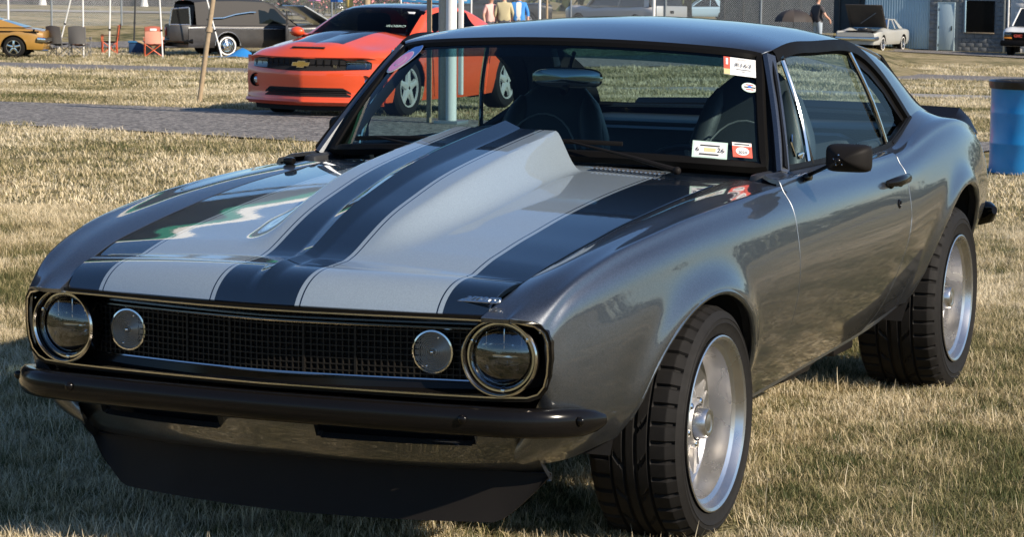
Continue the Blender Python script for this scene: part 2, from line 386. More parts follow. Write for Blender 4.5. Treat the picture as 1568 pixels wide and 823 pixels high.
# the rear shut line leans forward below the handle
lean = np.interp(Pd[..., 2], [.30, .5, .72, .95], [-.11, -.05, .0, .0])
fr = (Pd[..., 1]-.69)/(1.975-.69); Pd[..., 1] += lean*np.clip(fr-.85, 0, 1)/.15
lean2 = np.interp(Pd[..., 2], [.30, .42, .6], [-.03, -.01, 0.]); Pd[..., 1] += lean2*np.clip(.15-fr, 0, 1)/.15
door_mb = panel_from_grid(Pd)
door_l, door_r = both(door_mb, 'door', 'paint')
QI = nspline([1.98, 2.12, 2.28, 2.43, 2.6, 2.8, 3.0, 3.25, 3.5], np.array([(.803, .954), (.80, .962), (.793, 1.0), (.785, 1.040), (.772, 1.062), (.752, 1.055), (.735, 1.030), (.715, .988), (.69, .925)]))
st = []
for y in (1.985, 2.12, 2.28, 2.45, 2.62, 2.8, 2.98, 3.15, 3.32, 3.46, 3.54):
    yc = min(y, 3.5); bx, bz = QI(yc); xc, zc = crf(yc)
    s_ = section(yc, [(bx, y, bz), (bx*.42+xc*.58, y, (bz*.45+zc*.55)-.004)])
    st.append([(p[0]-(.03 if y > 3.5 else 0), y, p[2]-(.02 if y > 3.5 and k < 5 else 0)) for k, p in enumerate(s_)])
Pq = tensor(st, 130, 92)
lean = np.interp(Pq[..., 2], [.30, .5, .72, .95], [-.11, -.05, .0, .0])
fr = np.clip((2.2-Pq[..., 1])/.22, 0, 1); Pq[..., 1] += lean*fr
row0 = 22
Pq, keepq = arch_cut(Pq, RA, row0, flare=.022)
qmb = panel_from_grid(Pq, keepq, soft=arch_q(RA, Pq[..., 1], Pq[..., 2]) < 1.03)
both(qmb, 'rear_quarter_panel', 'paint')
# dark inner body behind the shut lines and the wheel openings
for A, y0, y1, xi in ((FA, -.62, .60, .52), (RA, 2.2, 3.35, .50)):
    w = MB(); pr = [(xi, .0)]
    R = []
    for k in range(33):
        t = math.pi*k/32; cy = A['c'][0]+math.cos(t)*((A['rr'] if math.cos(t) > 0 else A['rf'])+.012); cz = A['c'][1]+math.sin(t)*(A['rz']+.012)
        if k in (0, 32): cz = .30
        xo = side_x(np.clip(cy, -.7, 3.5), max(cz, .34))-.004
        R.append([(xi, cy, cz), (xo-.05, cy, cz), (xo+.012, cy, cz)])
    w.grid(np.array(R)); ym = (A['c'][0]-A['rf'], A['c'][0]+A['rr'])
    w.add([(xi, ym[0], .25), (xi, ym[1], .25), (xi, ym[1], A['c'][1]+A['rz']+.02), (xi, ym[0], A['c'][1]+A['rz']+.02)], [(0, 1, 2, 3)])
    both(w, 'wheel_well', 'void_black')
    rim = []
    for k in range(61):
        t = math.pi*k/60; y = A['c'][0]+math.cos(t)*(A['rr'] if math.cos(t) > 0 else A['rf']); z = A['c'][1]+math.sin(t)*A['rz']
        fl = .02 if z > A['c'][1]-.2 else 0
        if z > float(ZB(min(max(y, -.7), 3.5)))+.035: rim.append((side_x(y, z)+fl-.004, y, z))
    r_ = MB(); r_.tube([(x-.004, y, z) for x, y, z in rim], .0105, 10); R_l = np.array([[(x, y, z), (x-.035, A['c'][0]+(y-A['c'][0])*1.012, A['c'][1]+(z-A['c'][1])*1.012)] for x, y, z in rim]); r_.grid(R_l); both(r_, 'wheel_arch_lip', 'paint')

# --- sills
s_ = MB(); R = []
for y in np.linspace(.36, 2.36, 30):
    xb = side_x(y, float(ZB(y))+.001); zb = float(ZB(y))
    R.append([(xb-.012, y, zb+.03), (xb-.004, y, zb+.012), (xb-.004, y, zb-.012), (xb-.02, y, zb-.018), (xb-.10, y, zb-.012), (xb-.3, y, zb)])
s_.grid(np.array(R), flip=True); both(s_, 'sill', 'paint')
fl = MB(); fl.box((0, 1.36, .33), (1.2, 2.0, .03)); fl.box((0, 3.1, .48), (1.3, .8, .03)); fl.box((0, -.2, .36), (.9, .9, .03)); cpart(fl, 'floor_pan', 'void_black')
hang = MB(); hang.box((.70, 1.28, .27), (.07, .30, .05), .01); hang.tube([(.66, .9, .25), (.64, 1.6, .24), (.6, 2.2, .27)], .035, 10); hang.box((.62, 2.05, .25), (.1, .24, .07), .01)
both(hang, 'exhaust_pipe', 'black_matte')

# --- hood with cowl scoop and centre spine
scz = nspline([-.70, -.62, -.56, -.485, -.366, -.233, -.084, .12, .341, .571, .70], [0, 0, .010, .030, .052, .068, .082, .093, .104, .117, .122])
scw = nspline([-.70, -.588, -.366, -.084, .12, .341, .571, .7], [.180, .186, .208, .228, .226, .220, .212, .208])
_u = np.linspace(0, 1, 400); _b = _u**.8*(1-_u)**1.7; _b = np.r_[0, np.cumsum(_b)[:-1]]; _b /= _b[-1]
def hood_z(x, y):
    ax = np.abs(x); xg, zg = gapf(np.clip(y, -.656, .70))[..., 0], gapf(np.clip(y, -.656, .70))[..., 1]
    fr = np.clip(ax/xg, 0, 1); z = zg+.027*(1-fr**2)*np.clip(1-.0*y, 0, 1)
    yc = np.clip(y, -.70, .70)
    h = np.maximum(scz(yc), 0); w = scw(yc); wid = .115-.03*np.clip((yc+.5)/1.0, 0, 1)
    q = np.clip((ax-(w-.045))/(wid+.012), 0, 1); z = z+h*(1-np.interp(q, _u, _b))
    top = 1-np.clip(ax/.62, 0, 1)**2
    # spine: sharp crest over a tapering base
    sw = np.interp(yc, [-.75, -.5, .2, .6], [.030, .036, .05, .056]); sh = np.interp(yc, [-.75, -.6, 0, .6], [.010, .012, .018, .024])
    z = z+sh*np.maximum(0, 1-ax/sw)
    return z
def hood_front(x): return -.743+.087*(np.abs(x)/.62)**1.6
xs = np.unique(np.r_[np.linspace(0, .06, 10), np.linspace(.06, .36, 46), np.linspace(.36, .617, 22)]); xs = np.r_[-xs[::-1], xs[1:]]
ts = np.linspace(0, 1, 130); R = []
for t in ts:
    row = []
    for x0 in xs:
        yf = hood_front(x0)+.004; y = yf+(.585-yf)*t
        xg = float(gapf(np.clip(y, -.656, .7))[0])-.005; x = x0/.617*xg
        row.append((x, y, 0))
    R.append(row)
R = np.array(R); 
zz = np.zeros(R.shape[:2])
for i in range(R.shape[0]): zz[i] = hood_z(R[i, :, 0], R[i, :, 1])
# forward of the corner the sheet rolls down slightly
R[..., 2] = zz-np.interp(R[..., 1], [-.75, -.656, -.55], [.011, .004, 0])
hood = cpart(panel_from_grid(R, None, .02), 'hood', 'hood_shade_paint', sharp=28)
# closing wall at the back of the scoop, dark
w = MB(); xb = np.linspace(-.30, .30, 40); zt = hood_z(xb, np.full(40, .575))-.004
w.grid(np.stack([np.stack([xb, np.full(40, .578), zt], -1), np.stack([xb, np.full(40, .56), np.full(40, .90)], -1)]))
cpart(w, 'scoop_opening', 'void_black', hood)
# --- cowl behind the hood
xs2 = np.linspace(-.683, .683, 61); R = []
def ws_base_y(x): return np.interp(np.abs(x), [0, .3, .5, .65, .78], [.69, .71, .75, .80, .87])
for t in np.linspace(0, 1, 12):
    y0 = .588; y1 = ws_base_y(xs2)+.02
    y = y0+(y1-y0)*t; base = gapf(np.full_like(xs2, .585))[..., 1]+.027*(1-(np.abs(xs2)/.683)**2)
    R.append(np.stack([xs2*(1+.13*t*(np.abs(xs2)/.683)**4), y, base+.012*t+.004*np.sin(t*3.14)-.006], -1))
cowl = cpart(panel_from_grid(np.array(R), None, .01), 'cowl_panel', 'hood_shade_paint')
v_ = MB()
for sgn in (-1, 1):
    for k in range(16):
        x = sgn*(.275+k*.0145); yv = .64; z = float(hood_z(np.array([x*1.0]), np.array([.58]))[0]) if abs(x) > .32 else .94
        z = .934+.027*(1-(abs(x)/.683)**2)-.001
        v_.box((x, yv, z-.0), (.0075, .05, .006), .002)
cpart(v_, 'cowl_vent', 'alloy', cowl)['kind'] = 'stuff'

# --- header panel between hood and grille
xs3 = np.unique(np.r_[np.linspace(0, .05, 9), np.linspace(.05, .60, 34)]); xs3 = np.r_[-xs3[::-1], xs3[1:]]; R = []
def frame_y(x): return -.919+.119*(np.abs(x)/.74)**1.5
for t in np.linspace(0, 1, 26):
    ax = np.abs(xs3)/.60
    yb = hood_front(ax*.617)-.003; zb = hood_z(ax*.617, yb)-np.interp(yb, [-.75, -.656], [.011, .004])
    # front lip
    yf = frame_y(ax*.597)+.004; zf = .708-.006*ax**2
    s = t; y = yb+(yf-yb)*s; roll = 1-np.sqrt(np.clip(1-(s*.93)**2.3, 0, 1)); roll = roll/ (1-np.sqrt(1-.93**2.3))
    x = np.sign(xs3)*(ax*.616*(1-s)+ax*.596*s)
    spine = .010*np.maximum(0, 1-np.abs(x)/.03)*(1-roll)
    R.append(np.stack([x, y, zb+(zf-zb)*roll+0*spine], -1))
R = np.array(R)[::-1]
header = cpart(panel_from_grid(R, None, .012), 'header_panel', 'hood_shade_paint', sharp=28)

# --- grille surround: bright loop, dark bezel, mesh
loop_r = [(0, -.919, .694), (.15, -.911, .694), (.30, -.893, .694), (.45, -.871, .694), (.60, -.846, .693), (.68, -.830, .690), (.717, -.815, .682), (.737, -.802, .664), (.744, -.795, .64), (.7455, -.793, .60), (.742, -.791, .56), (.733, -.789, .53), (.716, -.787, .510), (.69, -.792, .501), (.60, -.808, .498), (.45, -.829, .498), (.30, -.848, .499), (.15, -.862, .500), (0, -.869, .500)]
loop = loop_r+[(-x, y, z) for x, y, z in loop_r[-2:0:-1]]
g = MB(); g.sweep(loop, [(-.0032, -.006), (.0032, -.006), (.0038, 0), (.002, .005), (-.002, .005), (-.0038, 0)], closed=True, nrm=[(0.0, -1, 0)]*len(loop))
cpart(g, 'grille_trim', 'aged_chrome')
# thin black reveal between sheet metal and the bright trim
g = MB(); lo2 = [(x*1.004, y+.012, .598+(z-.598)*1.05) for x, y, z in loop]
g.sweep(lo2, [(-.006, -.01), (.006, -.01), (.006, .012), (-.006, .012)], closed=True, nrm=[(0, -1, 0)]*len(lo2)); cpart(g, 'grille_surround', 'black_satin')
def bez(t, k):                                      # ring k of the bezel, stepping back into the mouth
    x, y, z = loop[t]; s, d = [(1, .004), (.985, .022), (.955, .045)][k]
    return (x*(1-(1-s)*.4), y+d, .598+(z-.598)*(1-(1-s)*3.2))
g = MB(); g.grid(np.array([[bez(t, k) for k in range(3)] for t in range(len(loop))]), closed_u=True, flip=True); cpart(g, 'grille_bezel', 'black_satin')
def grille_y(x): return -.851+.098*(np.abs(x)/.60)**1.4
# back panel
bxs = np.linspace(-.715, .715, 41); g = MB()
g.grid(np.stack([np.stack([bxs, grille_y(bxs)+.018, np.full(41, .685)], -1), np.stack([bxs, grille_y(bxs)+.018, np.full(41, .510)], -1)])); cpart(g, 'grille_backing', 'void_black')
g = MB()
for k in range(68):
    x = -.552+1.104*k/67; y = float(grille_y(x)); g.box((x, y, .595), (.0030, .010, .128))
for k in range(8):
    z = .541+.108*k/7; xx = np.linspace(-.555, .555, 25)
    g.grid(np.array([[(x, float(grille_y(x))-.005, z-.0015), (x, float(grille_y(x))-.005, z+.0015), (x, float(grille_y(x))+.005, z+.0015), (x, float(grille_y(x))+.005, z-.0015)] for x in xx]), closed_v=True)
for x in (-.24, -.105, .105, .24): g.box((x, float(grille_y(x))-.002, .595), (.006, .012, .13))
grille = cpart(g, 'grille_mesh', 'grille_black')
for z, nm in ((.660, 'upper'), (.530, 'lower')):
    xx = np.linspace(-.57, .57, 31); g = MB(); g.tube([(x, float(grille_y(x))-.008, z-.004*abs(x)) for x in xx], .0035, 6); cpart(g, 'grille_molding', 'aged_chrome' if z > .6 else 'chrome')
    g = MB(); s_ = 1 if z > .6 else -1
    g.grid(np.array([[(x, float(grille_y(x))-.004, z+.003*s_), (x, float(frame_y(x))+.02+(.045 if s_ < 0 else 0), z+.030*s_)] for x in xx])); cpart(g, 'grille_shelf', 'black_satin')

# --- headlamps and parking lamps
def lamp_axis(x): return Vector((.10*(1 if x > 0 else -1), -1, -.02)).normalized()
def disc_lathe(mb, prof, n, c, ax):
    """lathe about an arbitrary axis: profile (offset along axis, radius)"""
    q = Vector((1, 0, 0)).rotation_difference(ax).to_matrix(); t = MB(); t.lathe(prof, n)
    mb.add([tuple(Vector(c)+q @ Vector(v)) for v in t.v], t.f); return mb
for sg in (1, -1):
    c = (sg*.622, -.794, .598); ax = lamp_axis(sg)
    hl = cpart(disc_lathe(MB(), [(-.075, .060), (-.06, .085), (-.02, .0955), (.012, .0990), (.020, .0985), (.024, .0945), (.020, .0905), (.004, .0885)], 56, c, ax), 'headlight', 'black_satin')
    disc_lathe(m1 := MB(), [(.0215, .0985), (.0262, .0955), (.0262, .0925), (.0215, .0898)], 56, c, ax); m1.build('bezel_ring', 'aged_chrome', hl)
    disc_lathe(m1 := MB(), [(.004, .0885), (.010, .0860), (.010, .0815), (.004, .0795)], 56, c, ax); m1.build('retaining_ring', 'chrome', hl)
    disc_lathe(m1 := MB(), [(-.050, .0005), (-.048, .02), (-.040, .045), (-.022, .068), (-.002, .080)], 48, c, ax); m1.build('reflector', 'lamp_housing', hl)
    m1 = MB(); q = Vector((1, 0, 0)).rotation_difference(ax).to_matrix()
    def lp(o, y_, z_): return tuple(Vector(c)+q @ Vector((o, y_, z_)))
    m1.box(lp(-.030, 0, .006), (.145, .030, .012), .004); m1.box(lp(-.036, 0, -.034), (.11, .02, .05), .008); m1.build('projector_module', 'black_satin', hl)
    for k in range(3): m1 = MB(); m1.box(lp(-.024, -.045+.045*k, .042), (.005, .02, .052), .002); m1.build('fin', 'chrome', hl)
    m1 = MB(); m1.tube([lp(-.014, -.07, .022), lp(-.010, 0, .030), lp(-.014, .07, .022)], .0035, 6); m1.build('fin', 'chrome', hl)
    disc_lathe(m1 := MB(), [(-.03, .001), (-.012, .016), (-.018, .022), (-.03, .024)], 20, lp(0, .028, -.02), ax); m1.build('projector_lens', 'lamp_glass', hl)
    disc_lathe(m1 := MB(), [(.030, .0005), (.0285, .02), (.0235, .045), (.0150, .065), (.004, .0805)], 48, c, ax); m1.build('lens', 'lamp_glass', hl)
    for k in range(3):
        a = .6+k*2.1; m1 = MB(); m1.box(lp(.009, math.cos(a)*.084, math.sin(a)*.084), (.010, .008, .010), .002); m1.build('clip', 'chrome', hl)
    # fender-side dark filler between lamp and trim
    c2 = (sg*.436, -.788, .598); ax2 = Vector((.05*sg, -1, 0)).normalized()
    pk = cpart(disc_lathe(MB(), [(-.05, .046), (-.004, .050), (.006, .0555), (.012, .0545), (.013, .0505), (.008, .0495)], 44, c2, ax2), 'parking_lamp', 'chrome')
    prof = [(.0075, .001), (.0145, .0015), (.0145, .006), (.0085, .0075)]
    for k in range(8): r = .009+k*.0050; prof += [(.0080, r), (.0112, r+.0016), (.0104, r+.0032), (.0080, r+.0048)]
    disc_lathe(m1 := MB(), prof+[(.0075, .0497)], 44, c2, ax2); m1.build('lens', 'lamp_frost', pk)
    m1 = MB(); m1.ball((c2[0]+.0007*sg, c2[1]-.016, c2[2]), .0055, 10, 8); m1.build('bulb', 'chrome', pk)
    m1 = MB()
    for a in (1.15, 4.3): m1.ball((c2[0]+math.cos(a)*.040, c2[1]-.009, c2[2]+math.sin(a)*.040), .004, 8, 6)
    m1.build('screw', 'chrome', pk)['kind'] = 'stuff'
    m1 = MB(); m1.ball((sg*.722, -.792, .664), .0045, 8, 6); m1.build('bezel_screw', 'chrome', hl)

# --- front bumper
bp_ = [(0, -.905, .447), (.2, -.900, .447), (.42, -.884, .446), (.60, -.858, .444), (.71, -.826, .442), (.765, -.778, .439), (.800, -.727, .436), (.817, -.676, .433), (.822, -.64, .432)]
bp_ = [tuple(p) for p in curve3(bp_, 28)]; bpath = [(-x, y, z) for x, y, z in bp_[::-1]]+bp_[1:]
N_ = len(bpath); R = []
prof = [(-.034, .028), (-.022, .0365), (.004, .0355), (.0135, .028), (.0175, .012), (.0185, -.004), (.0165, -.018), (.0105, -.030), (.000, -.0355), (-.022, -.034), (-.034, -.026)]
for i, p in enumerate(bpath):
    a, b = bpath[max(i-1, 0)], bpath[min(i+1, N_-1)]; t = (Vector(b)-Vector(a)).normalized(); n_ = Vector((t.y, -t.x, 0)).normalized()
    e = min(i, N_-1-i); sc_ = [.50, .80, .93, .98, 1][e] if e < 5 else 1
    R.append([tuple(Vector(p)+n_*u+Vector((0, 0, w*sc_))) for u, w in prof])
b = MB(); b.grid(np.array(R), closed_v=True, flip=True)
for k, e in ((0, 0), (N_-1, 1)):
    s0 = len(b.v); b.v += [tuple(q) for q in R[k]]; b.f.append(tuple(range(s0, s0+len(prof))) if e else tuple(range(s0+len(prof)-1, s0-1, -1)))
bumper = cpart(b, 'front_bumper', 'black_satin', sharp=50)
for x in (-.555, .555, .80, -.80):
    i = int(np.argmin([abs(p[0]-x) for p in bpath])); p = bpath[i]; a_, b_ = bpath[i-1], bpath[i+1]; t = (Vector(b_)-Vector(a_)).normalized(); n_ = Vector((t.y, -t.x, 0))
    m1 = MB(); m1.ball(tuple(Vector(p)+n_*.021+Vector((0, 0, .008))), .012, 12, 8, (1, .6, 1)); m1.build('bumper_bolt', 'black_satin', bumper)

# --- lower valance with two slots, chin spoiler
_v = np.r_[np.linspace(0, .135, 14), np.linspace(.145, .525, 39), np.linspace(.535, .665, 14)]; vx = np.r_[-_v[::-1], _v[1:]]
def val_pt(x, t):
    ax = abs(x)/.665; k = ax**2.2
    top = np.array([x, -.845+.135*k, .425-.01*ax]); mid = np.array([x, -.805+.135*k, .352-.008*ax]); bot = np.array([x*1.0, -.755+.15*k, .298-.014*ax]); lip = np.array([x, -.69+.11*k, .283-.010*ax])
    pts = [top, (top+mid)/2+np.array([0, -.006, 0]), mid, bot, lip]
    return nspline([0, .25, .5, .8, 1], np.array(pts))(t)
tt = np.linspace(0, 1, 33); P = np.array([[val_pt(x, t) for t in tt] for x in vx])
keep = np.ones((len(vx)-1, 32), bool)
for i in range(len(vx)-1):
    xm = abs((vx[i]+vx[i+1])/2)
    if .135 < xm < .535:
        e = min(xm-.135, .535-xm); k = 10 if e > .011 else 9
        keep[i, 1:k] = False
cpart(panel_from_grid(P, keep, .02, flip=True), 'front_valance', 'paint')
m1 = MB(); m1.box((0, -.62, .36), (1.06, .03, .14)); cpart(m1, 'valance_backing', 'void_black')
m1 = MB(); m1.tube([(side_x(y, .44-.10*(y+.62))+.0006, y, .44-.10*(y+.62)) for y in np.linspace(-.62, -.44, 8)], .0014, 5); both(m1, 'fender_seam', 'alloy')
R = []
for x in np.linspace(-1, 1, 61):
    ax = abs(x); xt = .672*x; top = (xt, -.695+.095*ax**2.2, .287-.012*ax)
    if ax < .815: xb, zb = .672*x, .140+.010*ax
    else: k = (ax-.815)/.185; xb = math.copysign(.548+.124*k, x); zb = .149+.118*k**1.25
    bot = (xb, -.722+.105*ax**2.2, zb)
    R.append([top, tuple(np.array(top)*.6+np.array(bot)*.4+np.array([0, .008, 0])), bot, (bot[0], bot[1]+.012, bot[2]), (bot[0]*.98, -.62+.06*ax, max(zb, .26))])
m1 = MB(); m1.grid(np.array(R), flip=True); cpart(m1, 'chin_spoiler', 'black_matte', sharp=50)
# --- script emblem on the header panel
E_ = thing  # (name kept short below)
em = MB(); ey = -.795
def on_header(x, y):
    yb = float(hood_front(x))-.003; yf = float(frame_y(x))+.004; zb = float(hood_z(np.array([abs(x)]), np.array([yb]))[0])-.006
    s = np.clip((y-yb)/(yf-yb), 0, 1); roll = 1-math.sqrt(max(0, 1-(s*.93)**2.3)); roll /= (1-math.sqrt(1-.93**2.3)); return zb+(.706-zb)*roll
txt_d = bpy.data.curves.new('emblem', 'FONT'); txt_d.body = 'Camaro'; txt_d.size = .040; txt_d.shear = .42; txt_d.extrude = .002; txt_d.bevel_depth = .0007; txt_d.space_character = .92
def text_mesh(cd, name, m, parent, M):
    """turn a text curve into a plain mesh part"""
    o = bpy.data.objects.new('tmp', cd); COL.objects.link(o); dg = bpy.context.evaluated_depsgraph_get(); me = bpy.data.meshes.new_from_object(o.evaluated_get(dg)); bpy.data.objects.remove(o)
    me.name = name; me.transform(M); me.materials.clear(); me.materials.append(MAT[m]); q = bpy.data.objects.new(name, me); return link(q, parent)
z0 = on_header(.56, -.762); z1 = on_header(.56, -.80); sl = math.atan2(z0-z1, .038)
Me = Matrix.Translation((.497, -.815, on_header(.55, -.815)+.001)) @ Matrix.Rotation(sl+.03, 4, 'X')
emb = text_mesh(txt_d, 'script_emblem', 'chrome', car, Me); emb.location = COFF
bm_ = MB(); bm_.box((.062, -.002, .001), (.118, .006, .003), .001); bm_.v = [tuple(Me @ Vector(v)) for v in bm_.v]; bm_.build('emblem_bar', 'chrome', emb)

# ================================================================== greenhouse
WB = np.array([(0, .700, .985), (.3, .714, .984), (.5, .748, .978), (.65, .800, .968), (.742, .862, .960)])
WT = np.array([(0, 1.050, 1.326), (.3, 1.070, 1.320), (.48, 1.100, 1.310), (.575, 1.132, 1.301), (.622, 1.158, 1.293)])
def sym(c, n):
    h = curve3(np.array([(-c[1][0], c[1][1], c[1][2])]+list(c)), 400); h = h[np.argmin(np.abs(h[:, 0])):]; s = np.linspace(0, len(h)-1, n).astype(int); h = h[s]
    return np.vstack([h[::-1][:-1]*np.array([-1, 1, 1]), h])
wb = sym(WB, 24); wt = sym(WT, 24); R = []
for t in np.linspace(0, 1, 14):
    p = wb*(1-t)+wt*t; p[:, 2] += .016*math.sin(math.pi*t); p[:, 1] -= .012*math.sin(math.pi*t); R.append(p)
WS = np.array(R)
g = MB(); g.grid(WS); ws = cpart(g, 'windshield', 'windshield_glass')
# black rubber and bright moulding round the glass
fr_l = [tuple(p) for p in WS[0]]+[tuple(p) for p in WS[1:, -1]]+[tuple(p) for p in WS[-1, ::-1][1:]]+[tuple(p) for p in WS[1:-1, 0][::-1]]
nr = [(0, -.72, .69)]*len(fr_l)
g = MB(); g.sweep(fr_l, [(-.016, -.012), (.018, -.012), (.020, .004), (.008, .011), (-.010, .008)], closed=True, nrm=nr); cpart(g, 'windshield_seal', 'rubber_trim')
shade = MB(); shade.grid(WS[-3:, 2:-2]+np.array([0, .004, -.004])); 
glass_mat('tint_band', (.10, .22, .26)); cpart(shade, 'sun_band', 'tint_band', None)

# A pillars
pil = [(.800, .862, .945), (.775, .918, 1.012), (.744, .985, 1.088), (.711, 1.05, 1.162), (.676, 1.115, 1.235), (.648, 1.165, 1.293)]
pl = [tuple(p) for p in curve3(pil, 16)]
g = MB(); g.sweep(pl, [(-.030, -.02), (.012, -.024), (.018, .0), (.010, .012), (-.022, .012), (-.032, 0)], nrm=[(.75, -.55, .35)]*len(pl)); both(g, 'windshield_pillar', 'paint')

# roof
YS = [1.055, 1.12, 1.25, 1.45, 1.7, 1.95, 2.15, 2.32, 2.48]
zc_ = nspline([1.05, 1.25, 1.5, 1.75, 2.0, 2.25, 2.5], [1.338, 1.376, 1.399, 1.406, 1.402, 1.385, 1.352]); 
ze_ = nspline([1.05, 1.25, 1.5, 1.75, 2.0, 2.25, 2.5], [1.300, 1.318, 1.326, 1.328, 1.322, 1.300, 1.262])
xe_ = nspline([1.05, 1.25, 1.6, 1.9, 2.2, 2.5], [.628, .660, .674, .676, .672, .662])
FXR = np.array([0, .25, .5, .72, .86, .94, 1.0]); DR = np.array([0, .055, .20, .42, .66, .84, 1.0])
st = []
for y in YS:
    row = []
    for s, d in zip(np.r_[-FXR[::-1], FXR[1:]], np.r_[DR[::-1], DR[1:]]):
        xe = float(xe_(y)); ze = float(ze_(y)); zc = float(zc_(y)); drp = (zc-ze)*d
        yy = y+(.105*(abs(s)**2.4) if y < 1.06 else .055*(abs(s)**2.4) if y < 1.13 else 0)
        row.append((xe*s, yy, zc-drp))
    st.append(row)
Pr = tensor(st, 60, 90)
roof = cpart(panel_from_grid(Pr, None, .02), 'roof', 'paint')
# sail panels (C pillars)
net = [[(.676, 1.90, 1.322), (.674, 2.02, 1.318), (.670, 2.16, 1.306), (.666, 2.30, 1.289), (.661, 2.48, 1.266)],
       [(.690, 2.03, 1.300), (.688, 2.16, 1.290), (.684, 2.30, 1.272), (.672, 2.46, 1.248), (.644, 2.62, 1.222)],
       [(.708, 2.19, 1.255), (.707, 2.32, 1.238), (.702, 2.46, 1.215), (.684, 2.61, 1.188), (.645, 2.77, 1.165)],
       [(.730, 2.31, 1.185), (.731, 2.43, 1.172), (.724, 2.57, 1.152), (.702, 2.72, 1.128), (.655, 2.88, 1.110)],
       [(.758, 2.395, 1.105), (.758, 2.50, 1.105), (.748, 2.64, 1.096), (.722, 2.80, 1.080), (.672, 2.97, 1.062)],
       [(.785, 2.435, 1.042), (.776, 2.56, 1.060), (.760, 2.72, 1.060), (.744, 2.90, 1.044), (.712, 3.08, 1.016)]]
Ps = tensor(net, 40, 40); sail = panel_from_grid(Ps, None, .015, flip=True); both(sail, 'sail_panel', 'paint')
# rear glass
BT = np.array([(0, 2.50, 1.345), (.3, 2.50, 1.335), (.5, 2.49, 1.312), (.655, 2.485, 1.262)]); BB = np.array([(0, 3.12, 1.03), (.3, 3.11, 1.03), (.55, 3.06, 1.025), (.70, 3.0, 1.03)])
bt = sym(BT, 14); bb = sym(BB, 14); R = []
for t in np.linspace(0, 1, 10):
    p = bt*(1-t)+bb*t; p[:, 2] += .012*math.sin(math.pi*t); p[:, 0] *= (1-.03*math.sin(math.pi*t)); R.append(p)
RG = np.array(R); g = MB(); g.grid(RG, flip=True); cpart(g, 'rear_window', 'side_glass')
rl = [tuple(p) for p in RG[0]]+[tuple(p) for p in RG[1:, -1]]+[tuple(p) for p in RG[-1, ::-1][1:]]+[tuple(p) for p in RG[1:-1, 0][::-1]]
g = MB(); g.sweep(rl, [(-.012, -.008), (.012, -.008), (.012, .006), (-.012, .006)], closed=True, nrm=[(0, .5, .86)]*len(rl)); cpart(g, 'rear_window_seal', 'rubber_trim')
# deck lid, tail panel, rear spoiler, rear bumper
R = []
for y in np.linspace(3.02, 3.56, 14):
    row = []
    for s in np.linspace(-1, 1, 41):
        xe = float(QI(min(y, 3.5))[0])-.004; ze = float(QI(min(y, 3.5))[1]); row.append((xe*s, y, ze+.012*(1-s*s)-(.03 if y > 3.53 else 0)))
    R.append(row)
cpart(panel_from_grid(np.array(R), None, .012), 'deck_lid', 'paint')
g = MB(); g.add([(-.79, 3.545, .46), (.79, 3.545, .46), (.74, 3.545, .90), (-.74, 3.545, .90)], [(0, 3, 2, 1)]); g.box((0, 3.5, .66), (1.5, .08, .4), .03); cpart(g, 'tail_panel', 'black_matte')
R = []
for x in np.linspace(-1, 1, 41):
    ax = abs(x); xx = .775*x; zt = 1.045-.015*ax**2-(.10 if ax > .985 else .035 if ax > .95 else 0); zbm = .93
    R.append([(xx, 3.40+.03*ax, zbm+.03), (xx, 3.52, zt-.035), (xx, 3.60, zt), (xx, 3.615, zt-.004), (xx, 3.60, zbm)])
g = MB(); g.grid(np.array(R)); n5 = len(R)
for k in (0, 40): g.add(R[k], [(0, 1, 2, 3, 4)])
cpart(g, 'rear_spoiler', 'black_satin', sharp=30)
rb = [(0, 3.70, .585), (.5, 3.685, .585), (.74, 3.66, .59), (.83, 3.62, .60), (.868, 3.56, .615)]; rb = [tuple(p) for p in curve3(rb, 16)]; rb = [(-x, y, z) for x, y, z in rb[::-1]]+rb[1:]
rr_ = [.012]+[.03]+[.036]*(len(rb)-4)+[.03]+[.012]
g = MB(); g.tube(rb, rr_, 14, ry=[q*1.45 for q in rr_]); cpart(g, 'rear_bumper', 'black_satin')

# --- side glass, trims, vent window
top_e = [(.655, 1.19, 1.292), (.664, 1.25, 1.306), (.676, 1.5, 1.317), (.680, 1.75, 1.319), (.680, 1.90, 1.315), (.684, 2.03, 1.298), (.696, 2.17, 1.255), (.720, 2.30, 1.185), (.750, 2.385, 1.107), (.779, 2.425, 1.046)]
top_c = [tuple(p) for p in curve3(top_e, 40)]
pil_e = [(.808, .873, .958), (.784, .93, 1.02), (.753, .995, 1.093), (.720, 1.06, 1.167), (.685, 1.125, 1.24), (.655, 1.19, 1.292)]
pil_c = [tuple(p) for p in curve3(pil_e, 16)]
bot_c = [(float(belt(y)[0]), y, float(belt(y)[1])+.004) for y in np.linspace(.88, 2.42, 40)]
for pts, nm, pf in ((top_c, 'roof_rail_trim', [(-.026, -.014), (.016, -.014), (.018, .010), (.004, .015), (-.024, .013)]), (pil_c, 'pillar_seal', [(-.012, -.014), (.012, -.014), (.013, .006), (-.012, .008)]), (bot_c, 'belt_trim', [(-.009, -.018), (.009, -.018), (.009, .007), (-.008, .007)])):
    g = MB(); g.sweep(pts, pf, nrm=[(.92, 0, .38)]*len(pts)); both(g, nm, 'rubber_trim')
def gl_x(y, z):                                    # side glass leans in towards the roof
    return .792-.118*np.clip((z-.95)/.36, 0, 1.1)**1.12
